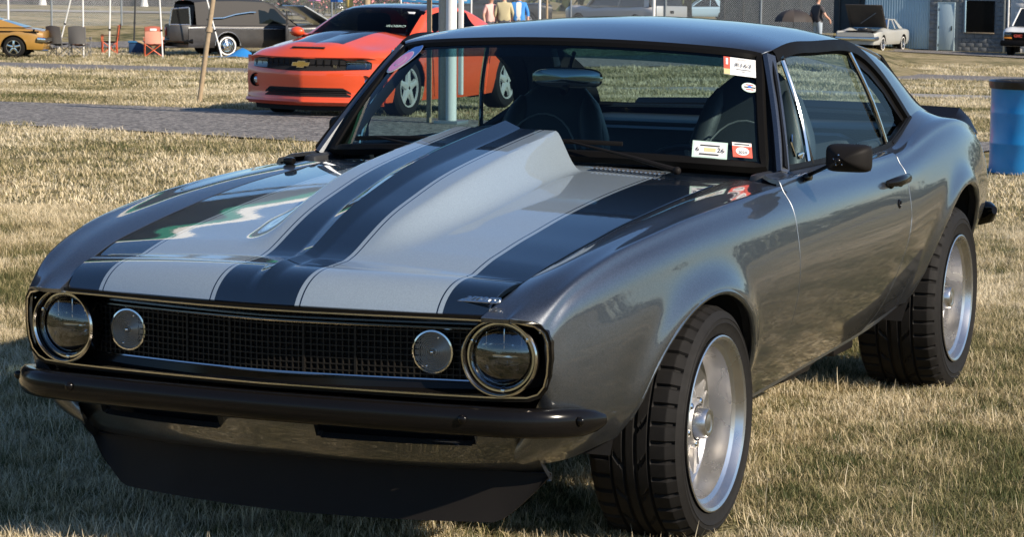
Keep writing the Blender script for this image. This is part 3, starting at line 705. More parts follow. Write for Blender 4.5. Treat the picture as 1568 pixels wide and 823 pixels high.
def glass_poly(poly, name, m='side_glass'):
    """planar-ish pane: fan of the outline on the tumblehome surface"""
    c = np.mean(poly, axis=0); V = [(gl_x(*c), *c)]+[(gl_x(y, z), y, z) for y, z in poly]; n = len(poly)
    g = MB(); g.add(V, [(0, 1+i, 1+(i+1) % n) for i in range(n)]); return both(g, name, m)
def zt(y): return float(np.interp(y, [p[1] for p in top_c], [p[2] for p in top_c]))-.006
def zp(y): return float(np.interp(y, [p[1] for p in pil_c], [p[2] for p in pil_c]))-.006
vent = [(.90, .96), (1.135, .955), (1.165, 1.245), (1.10, 1.20), (1.0, 1.09)]
ven2 = [(.895, .968), (1.155, .955), (1.205, 1.285), (1.125, 1.228), (1.0, 1.085)]
glass_poly([(.905, .97), (1.145, .957), (1.175, 1.265), (1.10, 1.205), (1.0, 1.09)], 'vent_glass')
glass_poly([(1.155, .957)]+[(y, zt(y)) for y in np.linspace(1.20, 1.93, 12)]+[(1.99, 1.20), (2.06, 1.05), (2.10, .962)], 'door_glass')
glass_poly([(2.11, .965), (2.07, 1.05), (2.0, 1.20), (1.945, zt(1.945))]+[(y, zt(y)) for y in np.linspace(2.0, 2.40, 9)], 'quarter_glass')
for a, b_, nm, r, mm in (((.798, 1.150, .955), (.690, 1.192, 1.278), 'vent_division_bar', .008, 'chrome'), ((.792, 2.105, .962), (.686, 1.94, 1.305), 'glass_edge_bar', .009, 'chrome')):
    mid = tuple((np.array(a)+np.array(b_))/2+np.array([.012, 0, 0])); g = MB(); g.tube([tuple(p) for p in curve3([a, mid, b_], 10)], r, 8); both(g, nm, mm)
g = MB(); g.tube([(.806, 1.165, .957), (.75, 1.187, 1.12), (.688, 1.207, 1.286)], .006, 8); both(g, 'vent_division_seal', 'rubber_trim')
# quarter window lower corner moulding
g = MB(); g.tube([(.796, 2.14, .968), (.793, 2.28, 1.003), (.785, 2.43, 1.047)], .014, 8, ry=.010); both(g, 'quarter_window_molding', 'rubber_trim')
g = MB(); g.sweep([(.69, 2.03, 1.275), (.705, 2.15, 1.232), (.727, 2.27, 1.165), (.754, 2.355, 1.09), (.776, 2.395, 1.045)], [(-.03, -.03), (.03, -.03), (.03, .0), (-.03, .0)], nrm=(.92, 0, .38)); both(g, 'quarter_window_channel', 'rubber_trim')
g = MB(); g.box((.786, 1.10, .985), (.012, .05, .02), .004); g.tube([(.782, 1.05, .985), (.775, 1.03, 1.03), (.77, 1.06, 1.05)], .005, 6); both(g, 'vent_latch', 'chrome')

# --- door furniture
def on_side(y, z, d=0.0): return (side_x(y, z)+d, y, z)
for o, sg in ((door_l, 1), (door_r, -1)):
    h = MB(); hp = [on_side(1.70, .860, .012), on_side(1.74, .862, .03), on_side(1.82, .864, .034), on_side(1.90, .865, .032), on_side(1.935, .866, .02)]
    h.tube(hp, [.008, .014, .015, .014, .009], 10, ry=[.010, .016, .018, .017, .010]); h.ball(on_side(1.76, .852, .006), .02, 12, 8, (.6, 1.3, .8)); h.ball(on_side(1.88, .852, .006), .022, 12, 8, (.6, 1.3, .8))
    h2 = h if sg > 0 else h.mirror(); h2.build('handle', 'black_satin', o)
    k = MB(); k.lathe([(.0, .017), (.008, .016), (.010, .012), (.006, .009), (.006, .001)], 20, on_side(1.83, .780, -.004)); k2 = k if sg > 0 else k.mirror(); k2.build('lock', 'black_satin', o)

# outside mirror on an arm (driver side) and its twin
mh = []
def mirror_head():
    g = MB(); c = Vector((1.012, .845, 1.0)); W2, H2 = .072, .043; R = []
    for s, dy in ((.02, -.046), (.30, -.040), (.62, -.026), (.86, -.008), (.98, .012), (1.0, .028), (.97, .034), (.9, .036)):
        row = []
        for k in range(40):
            a = 2*math.pi*k/40; cx_, sz_ = math.cos(a), math.sin(a); e = .38
            row.append((c.x+W2*s*math.copysign(abs(cx_)**e, cx_), c.y+dy, c.z+H2*s*math.copysign(abs(sz_)**e, sz_)))
        R.append(row)
    g.grid(np.array(R), closed_v=True, flip=True); return g
om = mirror_head(); a_ = cpart(om, 'outside_mirror', 'black_matte', sharp=60); b_ = cpart(om.mirror(), 'outside_mirror', 'black_matte', sharp=60); b_.location = (COFF[0]+.10, COFF[1]+.42, 0.0)
for o, sg in ((a_, 1), (b_, -1)):
    g = MB(); g.tube([(.868, .915, .938), (.895, .90, .950), (1.000, .800, .995)], [.007, .006, .006], 8); g.box((.866, .92, .932), (.02, .06, .024), .008); g.ball((.996, .802, .994), .011, 10, 8)
    (g if sg > 0 else g.mirror()).build('arm', 'black_satin', o)
    g = MB()
    for k in range(5): a = k*1.257+.4; g.ball((.998+.016*math.cos(a), .803, .996+.016*math.sin(a)), .003, 6, 4)
    (g if sg > 0 else g.mirror()).build('screw', 'chrome', o)['kind'] = 'stuff'
    g = MB(); g.add([(1.012+.066*c, .8795, 1.0+.038*s) for c, s in ((-1, -1), (1, -1), (1, 1), (-1, 1))], [(0, 1, 2, 3)]); (g if sg > 0 else g.mirror()).build('mirror_glass', 'chrome', o)
# wipers
def wiper(px, tip, blade):
    g = MB(); g.tube([px, tuple((np.array(px)*.6+np.array(tip)*.4)+np.array([0, 0, .004])), tip], [.010, .006, .003], 8); g.ball(px, .013, 12, 8); g.tube(blade, .004, 6, ry=.008); return g
wp = lambda x, t: WS[0][int(np.argmin(np.abs(WS[0][:, 0]-x)))]*(1-t)+WS[-1][int(np.argmin(np.abs(WS[-1][:, 0]-x*.85)))]*t+np.array([0, -.014, .014])
cpart(wiper((.535, .655, .955), (.17, .69, 1.028), [tuple(wp(x, .07)+np.array([0, -.004, .004])) for x in np.linspace(.02, .335, 10)]), 'wiper', 'black_matte')
cpart(wiper((-.16, .64, .965), (-.52, .74, 1.015), [tuple(wp(x, .06)) for x in np.linspace(-.63, -.30, 10)]), 'wiper', 'black_matte')
# little washer nozzle / fender mirror on the right fender
g = MB(); g.box((-.745, .58, .938), (.036, .03, .024), .009); g.box((-.745, .58, .922), (.016, .02, .02)); cpart(g, 'fender_lamp', 'black_satin')

# ================================================================== wheels
def make_wheel(name, c, R, w, sign, nblk):
    """c = centre of the outer face plane; tyre sits inboard of it"""
    W_ = thing  # noqa
    x0 = c[0]; ro = .2435
    N = nblk*10
    def pr(sx): return x0-sign*sx
    prof = []                                         # (depth inboard, radius, kind)
    for s, r in ((.012, ro-.004), (.004, ro+.004), (.000, ro+.020), (-.004, ro+(R-ro)*.40), (-.0062, ro+(R-ro)*.43), (-.004, ro+(R-ro)*.46), (-.0035, ro+(R-ro)*.56), (-.0055, ro+(R-ro)*.59), (-.003, ro+(R-ro)*.62), (.000, ro+(R-ro)*.70), (.007, ro+(R-ro)*.84), (.017, R-.008), (.030, R-.001)): prof.append((s, r, 0))
    tread = np.linspace(.032, w-.032, 63)
    gro = [.24, .42, .58, .76]
    for s in tread:
        f_ = (s-.03)/(w-.06); d = 0; kd = 1
        for q in gro:
            if abs(f_-q) < .020: d = -.009; kd = 2
        prof.append((s, R+.003*math.sin(math.pi*f_)+d, kd if d == 0 else 2))
    for s, r in ((w-.03, R-.001), (w-.017, R-.008), (w-.005, R-.03), (w, ro+(R-ro)*.5), (w-.008, ro+.01), (w-.02, ro-.004)): prof.append((s, r, 0))
    def rm(j, k, a):
        s, r, kd = prof[j]; ph = (k % 6)
        if kd == 1 or (kd == 0 and R-.012 < r):
            f_ = (s-.03)/(w-.06)
            if (f_ < .205 or f_ > .795):
                if (k % 10) in (0, 1): return -.008
            elif .27 < f_ < .395 or .605 < f_ < .73:
                if (k+int(round(abs(f_-.5)*60))) % 20 in (0, 1, 2): return -.006
        return 0
    t = MB(); t.lathe([(-sign*s, r) for s, r, _ in prof], N, c, flip=(sign < 0), rmod=rm)
    wheel = MB()
    # rim barrel with stepped lip and deep dish
    rp = [(.010, ro-.006), (-.002, ro), (-.004, ro-.004), (.000, ro-.012), (.010, ro-.017), (.022, ro-.022), (.030, ro-.034), (.095, ro-.042), (.100, ro-.050), (.104, .145), (.106, .13)]
    wheel.lathe([(-sign*s, r) for s, r in rp], 72, c, flip=(sign < 0))
    wheel.lathe([(-sign*.03, ro-.030), (-sign*w*.8, ro-.03)], 48, c)
    spk = MB()
    dsh = .085
    for k in range(5):
        a = k*2*math.pi/5+.35
        for (r0, r1, w0, w1, d0, d1) in ((.03, .200, .070, .046, .058, .098),):
            ca, sa = math.cos(a), math.sin(a); rad = Vector((0, ca, sa)); tan = Vector((0, -sa, ca)); V = []
            for r, ww, dd in ((r0, w0, d0), (r0+.05, w0*.8, d0+.012), ((r0+r1)/2+.02, w1*.85, d0+.026), (r1, w1*1.25, d1)):
                base = Vector(c)+rad*r
                V.append([tuple(base+tan*(ww*.5*q)+Vector((-sign*(dd+h_), 0, 0))) for q, h_ in ((-1.25, .03), (-1.0, .004), (-.5, 0), (-.38, .010), (.38, .010), (.5, 0), (1.0, .004), (1.25, .03))])
            spk.grid(np.array(V), flip=(sign > 0))
    spk.lathe([(-sign*(.118), .20), (-sign*(.112), .09), (-sign*.085, .068), (-sign*.060, .060), (-sign*.054, .052)], 40, c, flip=(sign < 0))
    cap = MB(); cap.lathe([(-sign*.060, .048), (-sign*.030, .043), (-sign*.022, .038), (-sign*.021, .030), (-sign*.0235, .024), (-sign*.020, .010), (-sign*.0195, .001)], 32, c, flip=(sign < 0))
    lug = MB()
    for k in range(5):
        a = k*2*math.pi/5+.98; lug.lathe([(-sign*.075, .011), (-sign*.06, .011), (-sign*.056, .007), (-sign*.056, .001)], 8, (c[0], c[1]+.062*math.cos(a), c[2]+.062*math.sin(a)), flip=(sign < 0))
    tyre = cpart(t, 'wheel', 'tyre_rubber', sharp=28)
    wheel.build('rim', 'alloy', tyre, sharp=30); spk.build('spokes', 'alloy_cast', tyre, sharp=40); cap.build('hub_cap', 'alloy', tyre); lug.build('lug_nuts', 'chrome', tyre)['kind'] = 'stuff'
    # brake disc and tyre lettering ribs
    bd = MB(); bd.lathe([(-sign*.16, .15), (-sign*.165, .15), (-sign*.165, .06)], 32, c, flip=(sign < 0)); bd.lathe([(-sign*.158, .06), (-sign*.158, .15)], 32, c); bd.build('brake_disc', 'alloy_cast', tyre)
    return tyre
make_wheel('wheel', (.905, 0.0, .320), .322, .262, 1, 40)
make_wheel('wheel', (.915, 2.746, .346), .348, .315, 1, 42)
make_wheel('wheel', (-.905, 0.0, .320), .322, .262, -1, 40)
make_wheel('wheel', (-.915, 2.746, .346), .348, .315, -1, 42)

# ================================================================== cabin
def bucket_seat(cx, name='seat', hz=.56, w0=.225):
    """high-back bucket: cushion and backrest as rounded lofts with a bolster rim"""
    def slab(rows, n=36, e=.5):
        R = []
        for (c, ux, uz, wx, wz) in rows:
            c = Vector(c); ux = Vector(ux).normalized(); uz = Vector(uz).normalized(); row = []
            for k in range(n):
                a = 2*math.pi*k/n; ca, sa = math.cos(a), math.sin(a)
                row.append(tuple(c+ux*wx*math.copysign(abs(ca)**e, ca)+uz*wz*math.copysign(abs(sa)**e, sa)))
            R.append(row)
        return np.array(R)
    back = []
    for t in np.linspace(0, 1, 16):
        z = .62+hz*t; y = 1.55+.20*t+.02*math.sin(3*t); w = w0*(1-.16*t-.62*max(0, t-.62)**1.2*2.0); th = .075*(1-.25*t); 
        if t > .93: th *= .7; w *= .86
        if t >= .999: th *= .3; w *= .75
        back.append(((cx, y, z), (1, 0, 0), (0, 1, -.3), w, th))
    g = MB(); P = slab(back); g.grid(P, closed_v=True, flip=True); g.add([tuple(q) for q in P[-1]], [tuple(range(36))])
    seat = cpart(g, name, 'leather', sharp=60)
    cu = []
    for t in np.linspace(0, 1, 10):
        y = 1.02+.52*t; cu.append(((cx, y, .60-.05*t), (1, 0, 0), (0, .1, 1), .25*(.75 if t in (0, 1) else 1), .07*(.5 if t in (0, 1) else 1)))
    P = slab(cu); g = MB(); g.grid(P, closed_v=True, flip=True); g.build('cushion', 'leather', seat, sharp=60)
    g = MB()
    for sg in (-1, 1):
        rows = []
        for t in np.linspace(0.05, .93, 12):
            z = .62+(hz-.02)*t; y = 1.52+.20*t; rows.append((cx+sg*.185*(1-.16*t-.6*max(0, t-.6)), y-.01, z))
        g.tube(rows, [.03]+[.042]*9+[.035, .015], 10)
    g.build('bolster', 'leather', seat, sharp=60)
    g = MB(); rows = [(cx+.15*math.cos(a), 1.60+.16*math.sin(a)*0+.135*(.5+.5*math.sin(a)), .86+.20*math.sin(a)-.0) for a in np.linspace(0, 2*math.pi, 30)[:-1]]
    rows = [(x, 1.50+.2*((z-.62)/.6)-.052, z) for x, y, z in rows]
    g.tube(rows, .0035, 5, closed=True); g.build('seam', 'stitch', seat)
    return seat
bucket_seat(.43, hz=.60, w0=.245); bucket_seat(-.31, hz=.55)
g = MB(); g.box((0, 2.40, .80), (1.18, .16, .36), .06, Matrix.Rotation(-.22, 3, 'X')); g.box((0, 2.12, .60), (1.18, .45, .16), .06); rs = cpart(g, 'rear_seat', 'leather')
g = MB(); g.box((0, 2.76, .985), (1.28, .62, .02), .006); cpart(g, 'parcel_shelf', 'dash_vinyl')
g = MB(); R = []
for x in np.linspace(-.72, .72, 25):
    yb = float(ws_base_y(abs(x)))
    R.append([(x, yb+.015, .955), (x, yb+.10, .972), (x, 1.0, .968), (x, 1.09, .945), (x, 1.12, .90), (x, 1.10, .72), (x, 1.0, .60)])
g.grid(np.array(R), flip=True); cpart(g, 'dashboard', 'dash_vinyl')
g = MB(); sw = Vector((.40, 1.20, .845)); nrm = Vector((0, .82, .50)).normalized(); ux = Vector((1, 0, 0)); uy = nrm.cross(ux)
ring = [tuple(sw+ux*math.cos(a)*.18+uy*math.sin(a)*.18) for a in np.linspace(0, 2*math.pi, 41)[:-1]]
g.tube(ring, .012, 8, closed=True); stw = cpart(g, 'steering_wheel', 'dash_vinyl')
g = MB()
for a in (0.2, math.pi-.2, -math.pi/2): g.tube([tuple(sw-nrm*.03), tuple(sw+ux*math.cos(a)*.175+uy*math.sin(a)*.175)], .010, 6)
g.ball(tuple(sw-nrm*.03), .035, 12, 8); g.tube([tuple(sw-nrm*.04), tuple(sw-nrm*.28)], .025, 10); g.build('spokes', 'alloy_cast', stw)
for sg in (1, -1):
    g = MB(); g.box((sg*.76, 1.35, .72), (.05, 1.25, .46), .02); cpart(g, 'door_trim', 'dash_vinyl')
    g = MB(); g.box((sg*.74, 2.25, .80), (.06, .55, .36), .02); cpart(g, 'rear_side_trim', 'dash_vinyl')
# headliner following the roof
Ph = Pr[3:-2, 4:-4].copy(); Ph[..., 2] -= .03; g = MB(); g.grid(Ph, flip=True); cpart(g, 'headliner', 'carpet')
g = MB(); g.sweep([tuple(np.array(p)+np.array([-.045, .02, -.02])) for p in pl], [(-.02, -.02), (.02, -.02), (.02, .01), (-.02, .01)], nrm=(.75, -.55, .35)); both(g, 'pillar_trim', 'carpet')
# inside of the sail panels
Pi = Ps[2:-1, 1:-2].copy(); Pi[..., 0] -= .03; g = MB(); g.grid(Pi); both(g, 'sail_trim', 'carpet')
# seat belt hanging by the rear window
g = MB(); g.tube([(-.60, 2.34, 1.27), (-.595, 2.37, 1.20), (-.585, 2.385, 1.13), (-.60, 2.37, 1.09)], .006, 6, ry=.02); mat('belt_grey', (.45, .46, .46), .6); cpart(g, 'seat_belt', 'belt_grey')
# rear-view mirror
g = MB(); R = []
mc = Vector((.03, .99, 1.212))
for s, dy in ((.96, .012), (1, .004), (.97, -.006), (.86, -.015), (.6, -.022), (.3, -.026), (.06, -.027)):
    R.append([tuple(mc+Vector((.122*s*math.copysign(abs(math.cos(a))**.55, math.cos(a)), dy, .033*s*math.copysign(abs(math.sin(a))**.6, math.sin(a))))) for a in np.linspace(0, 2*math.pi, 37)[:-1]])
g.grid(np.array(R), closed_v=True); n0 = len(g.v)
rv = cpart(g, 'inside_mirror', 'chrome'); g = MB(); g.add(R[-1], [tuple(range(36))]); g.build('mirror_back', 'chrome', rv); g = MB(); g.tube([tuple(mc+Vector((0, 0, -.03))), tuple(mc+Vector((0, -.03, -.045)))], .012, 8); g.tube([tuple(mc), tuple(mc+Vector((0, .06, .08)))], .007, 8); g.build('stem', 'black_satin', rv)

# --- stickers on the windshield
def ws_at(s, t, lift=.002):
    n, m_ = WS.shape[:2]; i = np.clip(t*(n-1), 0, n-1.001); j = np.clip(s*(m_-1), 0, m_-1.001); a, b = int(i), int(j); u, v = i-a, j-b
    p = (WS[a, b]*(1-v)+WS[a, b+1]*v)*(1-u)+(WS[a+1, b]*(1-v)+WS[a+1, b+1]*v)*u
    return Vector(p)+Vector((0, -.72, .69))*lift
def ws_frame(s, t):
    o = ws_at(s, t); ux = (ws_at(s+.01, t)-ws_at(s-.01, t)).normalized(); uy = (ws_at(s, t+.02)-ws_at(s, t-.02)).normalized(); n = ux.cross(uy).normalized(); uy = n.cross(ux)
    return Matrix(((ux.x, uy.x, n.x, o.x), (ux.y, uy.y, n.y, o.y), (ux.z, uy.z, n.z, o.z), (0, 0, 0, 1)))
mat('card_white', (.78, .77, .74), .55); mat('card_red', (.75, .10, .06), .55); mat('card_pink', (.75, .30, .55), .5); mat('card_blue', (.05, .17, .50), .5); mat('card_green', (.50, .66, .56), .5)
mat('ink', (.03, .03, .035), .6); mat('card_tan', (.62, .50, .26), .55)
def sticker(name, s, t, shapes, texts=()):
    """flat printed sticker: stacked sheets (each a step prouder) and its lettering"""
    M = ws_frame(s, t); root = None
    for k, (mm, poly) in enumerate(shapes):
        g = MB(); g.add([tuple(M @ Vector((x, y, .0004+.0006*k))) for x, y in poly], [tuple(range(len(poly)))])
        if root is None: root = cpart(g, name, mm, smooth=False)
        else: g.build('print', mm, root, smooth=False)
    for (txt, size, x, y, mm) in texts:
        cd = bpy.data.curves.new('t', 'FONT'); cd.body = txt; cd.size = size; cd.align_x = 'CENTER'; cd.align_y = 'CENTER'
        q = text_mesh(cd, 'lettering', mm, root, M @ Matrix.Translation((x, y, .0004+.0006*len(shapes)+.0004)))
    return root
rect = lambda x0, y0, x1, y1: [(x0, y0), (x1, y0), (x1, y1), (x0, y1)]
ell = lambda cx, cy, rx, ry, rot=0: [(cx+rx*math.cos(a)*math.cos(rot)-ry*math.sin(a)*math.sin(rot), cy+rx*math.cos(a)*math.sin(rot)+ry*math.sin(a)*math.cos(rot)) for a in np.linspace(0, 2*math.pi, 33)[:-1]]
sticker('show_card', .953, .846, [('card_white', rect(-.052, -.042, .052, .042)), ('card_red', rect(-.0515, -.015, -.031, .0415)), ('card_tan', rect(-.0515, -.0415, -.031, -.016)), ('card_white', rect(-.045, .004, -.038, .034)), ('ink', rect(-.012, -.0155, .036, -.0135)), ('ink', rect(.006, -.0245, .018, -.0225))],
        [('R163', .026, .011, .004, 'ink'), ('CARLISLE', .0085, .004, .031, 'ink'), ('EVENTS', .007, .036, .028, 'card_red')])
sticker('club_sticker', .977, .653, [('card_green', ell(0, 0, .026, .021)), ('card_white', ell(0, 0, .024, .019)), ('ink', rect(-.018, -.003, .018, .003)), ('card_blue', ell(0, .002, .007, .005)), ('card_red', rect(-.013, .0085, .013, .0115)), ('card_red', rect(-.013, -.0115, .013, -.0085))])
sticker('registration_sticker', .891, .100, [('card_green', rect(-.054, -.031, .054, .031)), ('card_white', rect(-.048, -.024, .048, .025)), ('card_tan', rect(-.018, -.008, .018, .006)), ('ink', rect(-.03, .012, .03, .017)), ('ink', rect(-.032, -.021, .028, -.016))], [('6', .024, -.038, -.002, 'ink'), ('26', .024, .034, -.002, 'ink')])
sticker('inspection_sticker', .957, .118, [('card_red', rect(-.031, -.027, .031, .027)), ('card_white', rect(-.0305, .014, .0305, .0265)), ('card_white', ell(0, -.005, .021, .015)), ('ink', rect(-.024, .018, .024, .022))], [('2024', .014, 0, -.010, 'ink'), ('6', .010, .024, .006, 'ink')])
sticker('judging_sticker', .048, .832, [('card_white', ell(0, 0, .044, .075, -.50)), ('card_blue', ell(.004, .008, .040, .066, -.50)), ('card_white', ell(-.008, -.014, .037, .054, -.50)), ('card_pink', ell(-.008, -.014, .035, .051, -.50)), ('card_white', ell(-.008, -.014, .018, .024, -.5)), ('card_pink', ell(-.008, -.014, .015, .021, -.5))])

# ================================================================== ground, roads
FH = (math.sin(YAW), math.cos(YAW))
def gz(x, y):
    """lie of the land: level under the car, a shallow dip 70 m out, rising again beyond on the left"""
    x = np.asarray(x, float); y = np.asarray(y, float)
    dx = x-CAM.x; dy = y-CAM.y; d = dx*FH[0]+dy*FH[1]; l = dx*FH[1]-dy*FH[0]
    s = -l/np.maximum(d, 1.); left = np.clip((s-.06)/.1, 0, 1)
    a = np.clip((d-18)/56, 0, 1); a = a*a*(3-2*a); b = np.clip((d-80)/26, 0, 1); b = b*b*(3-2*b)
    mid = np.clip((s+.066)/.02, 0, 1)*np.clip((.15-s)/.04, 0, 1); c = np.clip((d-48)/30, 0, 1); c = c*c*(3-2*c)
    return -.95*a*(1-.9*b*left)*(1-.63*c*mid)
def G(x, y, dz=0.0): return (x, y, float(gz(x, y))+dz)
def ground_mat():
    m = bpy.data.materials.new('dry_lawn'); m.use_nodes = True; n, l = nodes_of(m); b = n['Principled BSDF']; b.inputs['Roughness'].default_value = .95; b.inputs['Specular IOR Level'].default_value = .1
    tc = n.new('ShaderNodeTexCoord')
    def noise(sc, det=6): q = n.new('ShaderNodeTexNoise'); q.inputs['Scale'].default_value = sc; q.inputs['Detail'].default_value = det; l.new(tc.outputs['Object'], q.inputs['Vector']); return q
    a, c, f = noise(.35), noise(2.2), noise(45, 4)
    ad = n.new('ShaderNodeMath'); ad.operation = 'ADD'; l.new(a.outputs['Fac'], ad.inputs[0]); l.new(c.outputs['Fac'], ad.inputs[1])
    cr = n.new('ShaderNodeValToRGB'); e = cr.color_ramp.elements; e[0].position = .78; e[0].color = (.10, .098, .046, 1); e[1].position = 1.18; e[1].color = (.42, .335, .20, 1)
    k = e.new(.98); k.color = (.28, .235, .12, 1); 
    hv = n.new('ShaderNodeMath'); hv.operation = 'MULTIPLY'; hv.inputs[1].default_value = 1.0; l.new(ad.outputs[0], hv.inputs[0]); l.new(hv.outputs[0], cr.inputs[0])
    e[0].position = .40*1; 
    md = n.new('ShaderNodeMath'); md.operation = 'MULTIPLY'; md.inputs[1].default_value = .5; l.new(ad.outputs[0], md.inputs[0]); l.new(md.outputs[0], cr.inputs[0])
    e = cr.color_ramp.elements; ps = [.40, .50, .60]
    for q, p in zip(sorted(e, key=lambda q: q.position), ps): q.position = p
    mu = n.new('ShaderNodeMix'); mu.data_type = 'RGBA'; mu.blend_type = 'MULTIPLY'; mu.inputs[0].default_value = 1
    mr = n.new('ShaderNodeMapRange'); mr.inputs[1].default_value = .25; mr.inputs[2].default_value = .75; mr.inputs[3].default_value = .45; mr.inputs[4].default_value = 1.35; l.new(f.outputs['Fac'], mr.inputs[0])
    l.new(cr.outputs[0], mu.inputs[6]); l.new(mr.outputs[0], mu.inputs[7]); l.new(mu.outputs[2], b.inputs['Base Color'])
    bp = n.new('ShaderNodeBump'); bp.inputs['Strength'].default_value = .7; bp.inputs['Distance'].default_value = .05; l.new(f.outputs['Fac'], bp.inputs['Height']); l.new(bp.outputs[0], b.inputs['Normal'])
    MAT['dry_lawn'] = m
ground_mat()
def axis_pts(a, b, st, far): 
    q = list(np.arange(a, b+.1, st)); 
    k = st
    lo = [a]; hi = [b]
    while hi[-1] < far: k *= 1.35; hi.append(hi[-1]+k); lo.append(lo[-1]-k)
    return np.array(sorted(lo[1:]+q+hi[1:]))
gx = axis_pts(-150, 60, 3, 1500); gy = axis_pts(-30, 200, 3, 1500); XX, YY = np.meshgrid(gx, gy)
g = MB(); g.grid(np.stack([XX, YY, gz(XX, YY)], -1)); struct(g.build('ground', 'dry_lawn', None))
def asphalt_mat(name, col, agg):
    m = mat(name, col, .9, var=.10, scale=3.0); n, l = nodes_of(m); b = n['Principled BSDF']; tc = [q for q in n if q.type == 'TEX_COORD'][0]; mx = [q for q in n if q.type == 'MIX'][0]
    vo = n.new('ShaderNodeTexVoronoi'); vo.inputs['Scale'].default_value = 26; l.new(tc.outputs['Object'], vo.inputs['Vector'])
    sp = n.new('ShaderNodeSeparateColor'); l.new(vo.outputs['Color'], sp.inputs[0]); mr = n.new('ShaderNodeMapRange'); mr.inputs[1].default_value = .0; mr.inputs[2].default_value = 1; mr.inputs[3].default_value = 1-agg; mr.inputs[4].default_value = 1+agg; l.new(sp.outputs[0], mr.inputs[0])
    mu = n.new('ShaderNodeMix'); mu.data_type = 'RGBA'; mu.blend_type = 'MULTIPLY'; mu.inputs[0].default_value = 1; l.new(mx.outputs[2], mu.inputs[6]); l.new(mr.outputs[0], mu.inputs[7]); l.new(mu.outputs[2], b.inputs['Base Color'])
    bp = n.new('ShaderNodeBump'); bp.inputs['Strength'].default_value = .5; bp.inputs['Distance'].default_value = .01; l.new(vo.outputs['Distance'], bp.inputs['Height']); l.new(bp.outputs[0], b.inputs['Normal'])
asphalt_mat('asphalt', (.165, .150, .135), .85); asphalt_mat('pale_gravel', (.27, .25, .22), .4)
def road(name, pts, w, m, lift=.02):
    c = curve3([(x, y, 0) for x, y in pts], max(20, int(sum(math.dist(a, b) for a, b in zip(pts, pts[1:]))/2)))
    R = []
    for i, p in enumerate(c):
        t = c[min(i+1, len(c)-1)]-c[max(i-1, 0)]; t /= np.linalg.norm(t); nn = np.array([-t[1], t[0], 0]); ww = w/2*(1+.05*math.sin(i*1.7)+.03*math.sin(i*4.1))
        R.append([(q[0], q[1], float(gz(q[0], q[1]))+lift) for q in (p+nn*ww, p+nn*ww*.33, p-nn*ww*.33, p-nn*ww)])
    g = MB(); g.grid(np.array(R), flip=True); o = g.build(name, m, None); struct(o); return o
road('near_road', [(-60, 15), (-30, 17.6), (-14.4, 17.85), (-9.6, 16.95), (-5, 15.9), (-2.2, 15.6)], 5.1, 'asphalt')
road('lawn_path', [(-80, 43), (-37.7, 49.4), (-32.4, 49.7), (-24, 53.5), (-15.3, 62.0), (-8, 62), (20, 52), (60, 30)], 5.4, 'asphalt', .03)
road('gravel_path', [(-15, 41), (-8.8, 39.6), (4, 36), (40, 25)], 3.6, 'pale_gravel', .025)
road('fence_road', [(-110, 45), (-47, 67.5), (-39, 78), (-33, 90), (-25.5, 95.3), (-18, 91.0), (-4, 80), (40, 55)], 3.6, 'asphalt', .035)
road('far_track', [(-200, 55), (-71, 98), (-58, 108), (-20, 160), (60, 230)], 8, 'pale_gravel', .05)

# ================================================================== generic pieces for vehicles
def gen_wheel(parent, c, r, w, sg, rim='wheel_silver', spokes=5, rimr=.66, white=False):
    """tyre part with rim and hub sub-parts; sg = outward direction on x"""
    t = MB(); t.lathe([(-sg*w, r*.70), (-sg*w, r*.90), (-sg*w*.85, r*.985), (-sg*w*.5, r), (-sg*w*.15, r*.985), (0, r*.90), (sg*.006, r*.78), (0, r*rimr), (-sg*.02, r*(rimr-.02))], 40, c, flip=sg < 0)
    tyre = t.build('wheel', 'tyre_rubber', parent)
    m = MB(); m.lathe([(sg*.001, r*rimr), (sg*.004, r*(rimr-.03)), (-sg*.015, r*(rimr-.07)), (-sg*.05, r*(rimr-.09)), (-sg*.06, .02)], 36, c, flip=sg < 0)
    m.build('rim_barrel', rim if spokes == 0 else 'black_satin', tyre)
    if spokes:
        m = MB()
        for k in range(spokes):
            a = 2*math.pi*k/spokes+.3; ca, sa = math.cos(a), math.sin(a); V = []
            for rr, ww, dd in ((.02, .28, .0), (r*.2, .25, .004), (r*.45, .17, .0), (r*(rimr-.04), .24, -.004)):
                V.append([(c[0]+sg*(dd+h_), c[1]+ca*rr-sa*ww*r*q, c[2]+sa*rr+ca*ww*r*q) for q, h_ in ((-.6, -.03), (-.45, 0), (0, .006), (.45, 0), (.6, -.03))])
            m.grid(np.array(V), flip=sg > 0)
        m.lathe([(-sg*.02, r*(rimr)), (sg*.006, r*(rimr-.005)), (sg*.006, r*(rimr-.05)), (-sg*.02, r*(rimr-.07))], 36, c, flip=sg < 0)
        m.build('rim', rim, tyre)
    else:
        m = MB(); m.lathe([(sg*.0, r*.45), (sg*.012, r*.36), (sg*.012, r*.30), (-sg*.004, r*.26), (sg*.018, r*.15), (sg*.022, .004)], 28, c, flip=sg < 0); m.build('hub_cap', 'chrome', tyre)
    if white:
        m = MB(); m.lathe([(sg*.0065, r*.86), (sg*.0075, r*.80), (sg*.0065, r*.74)], 36, c, flip=sg < 0); m.build('whitewall', 'card_white', tyre)
    return tyre
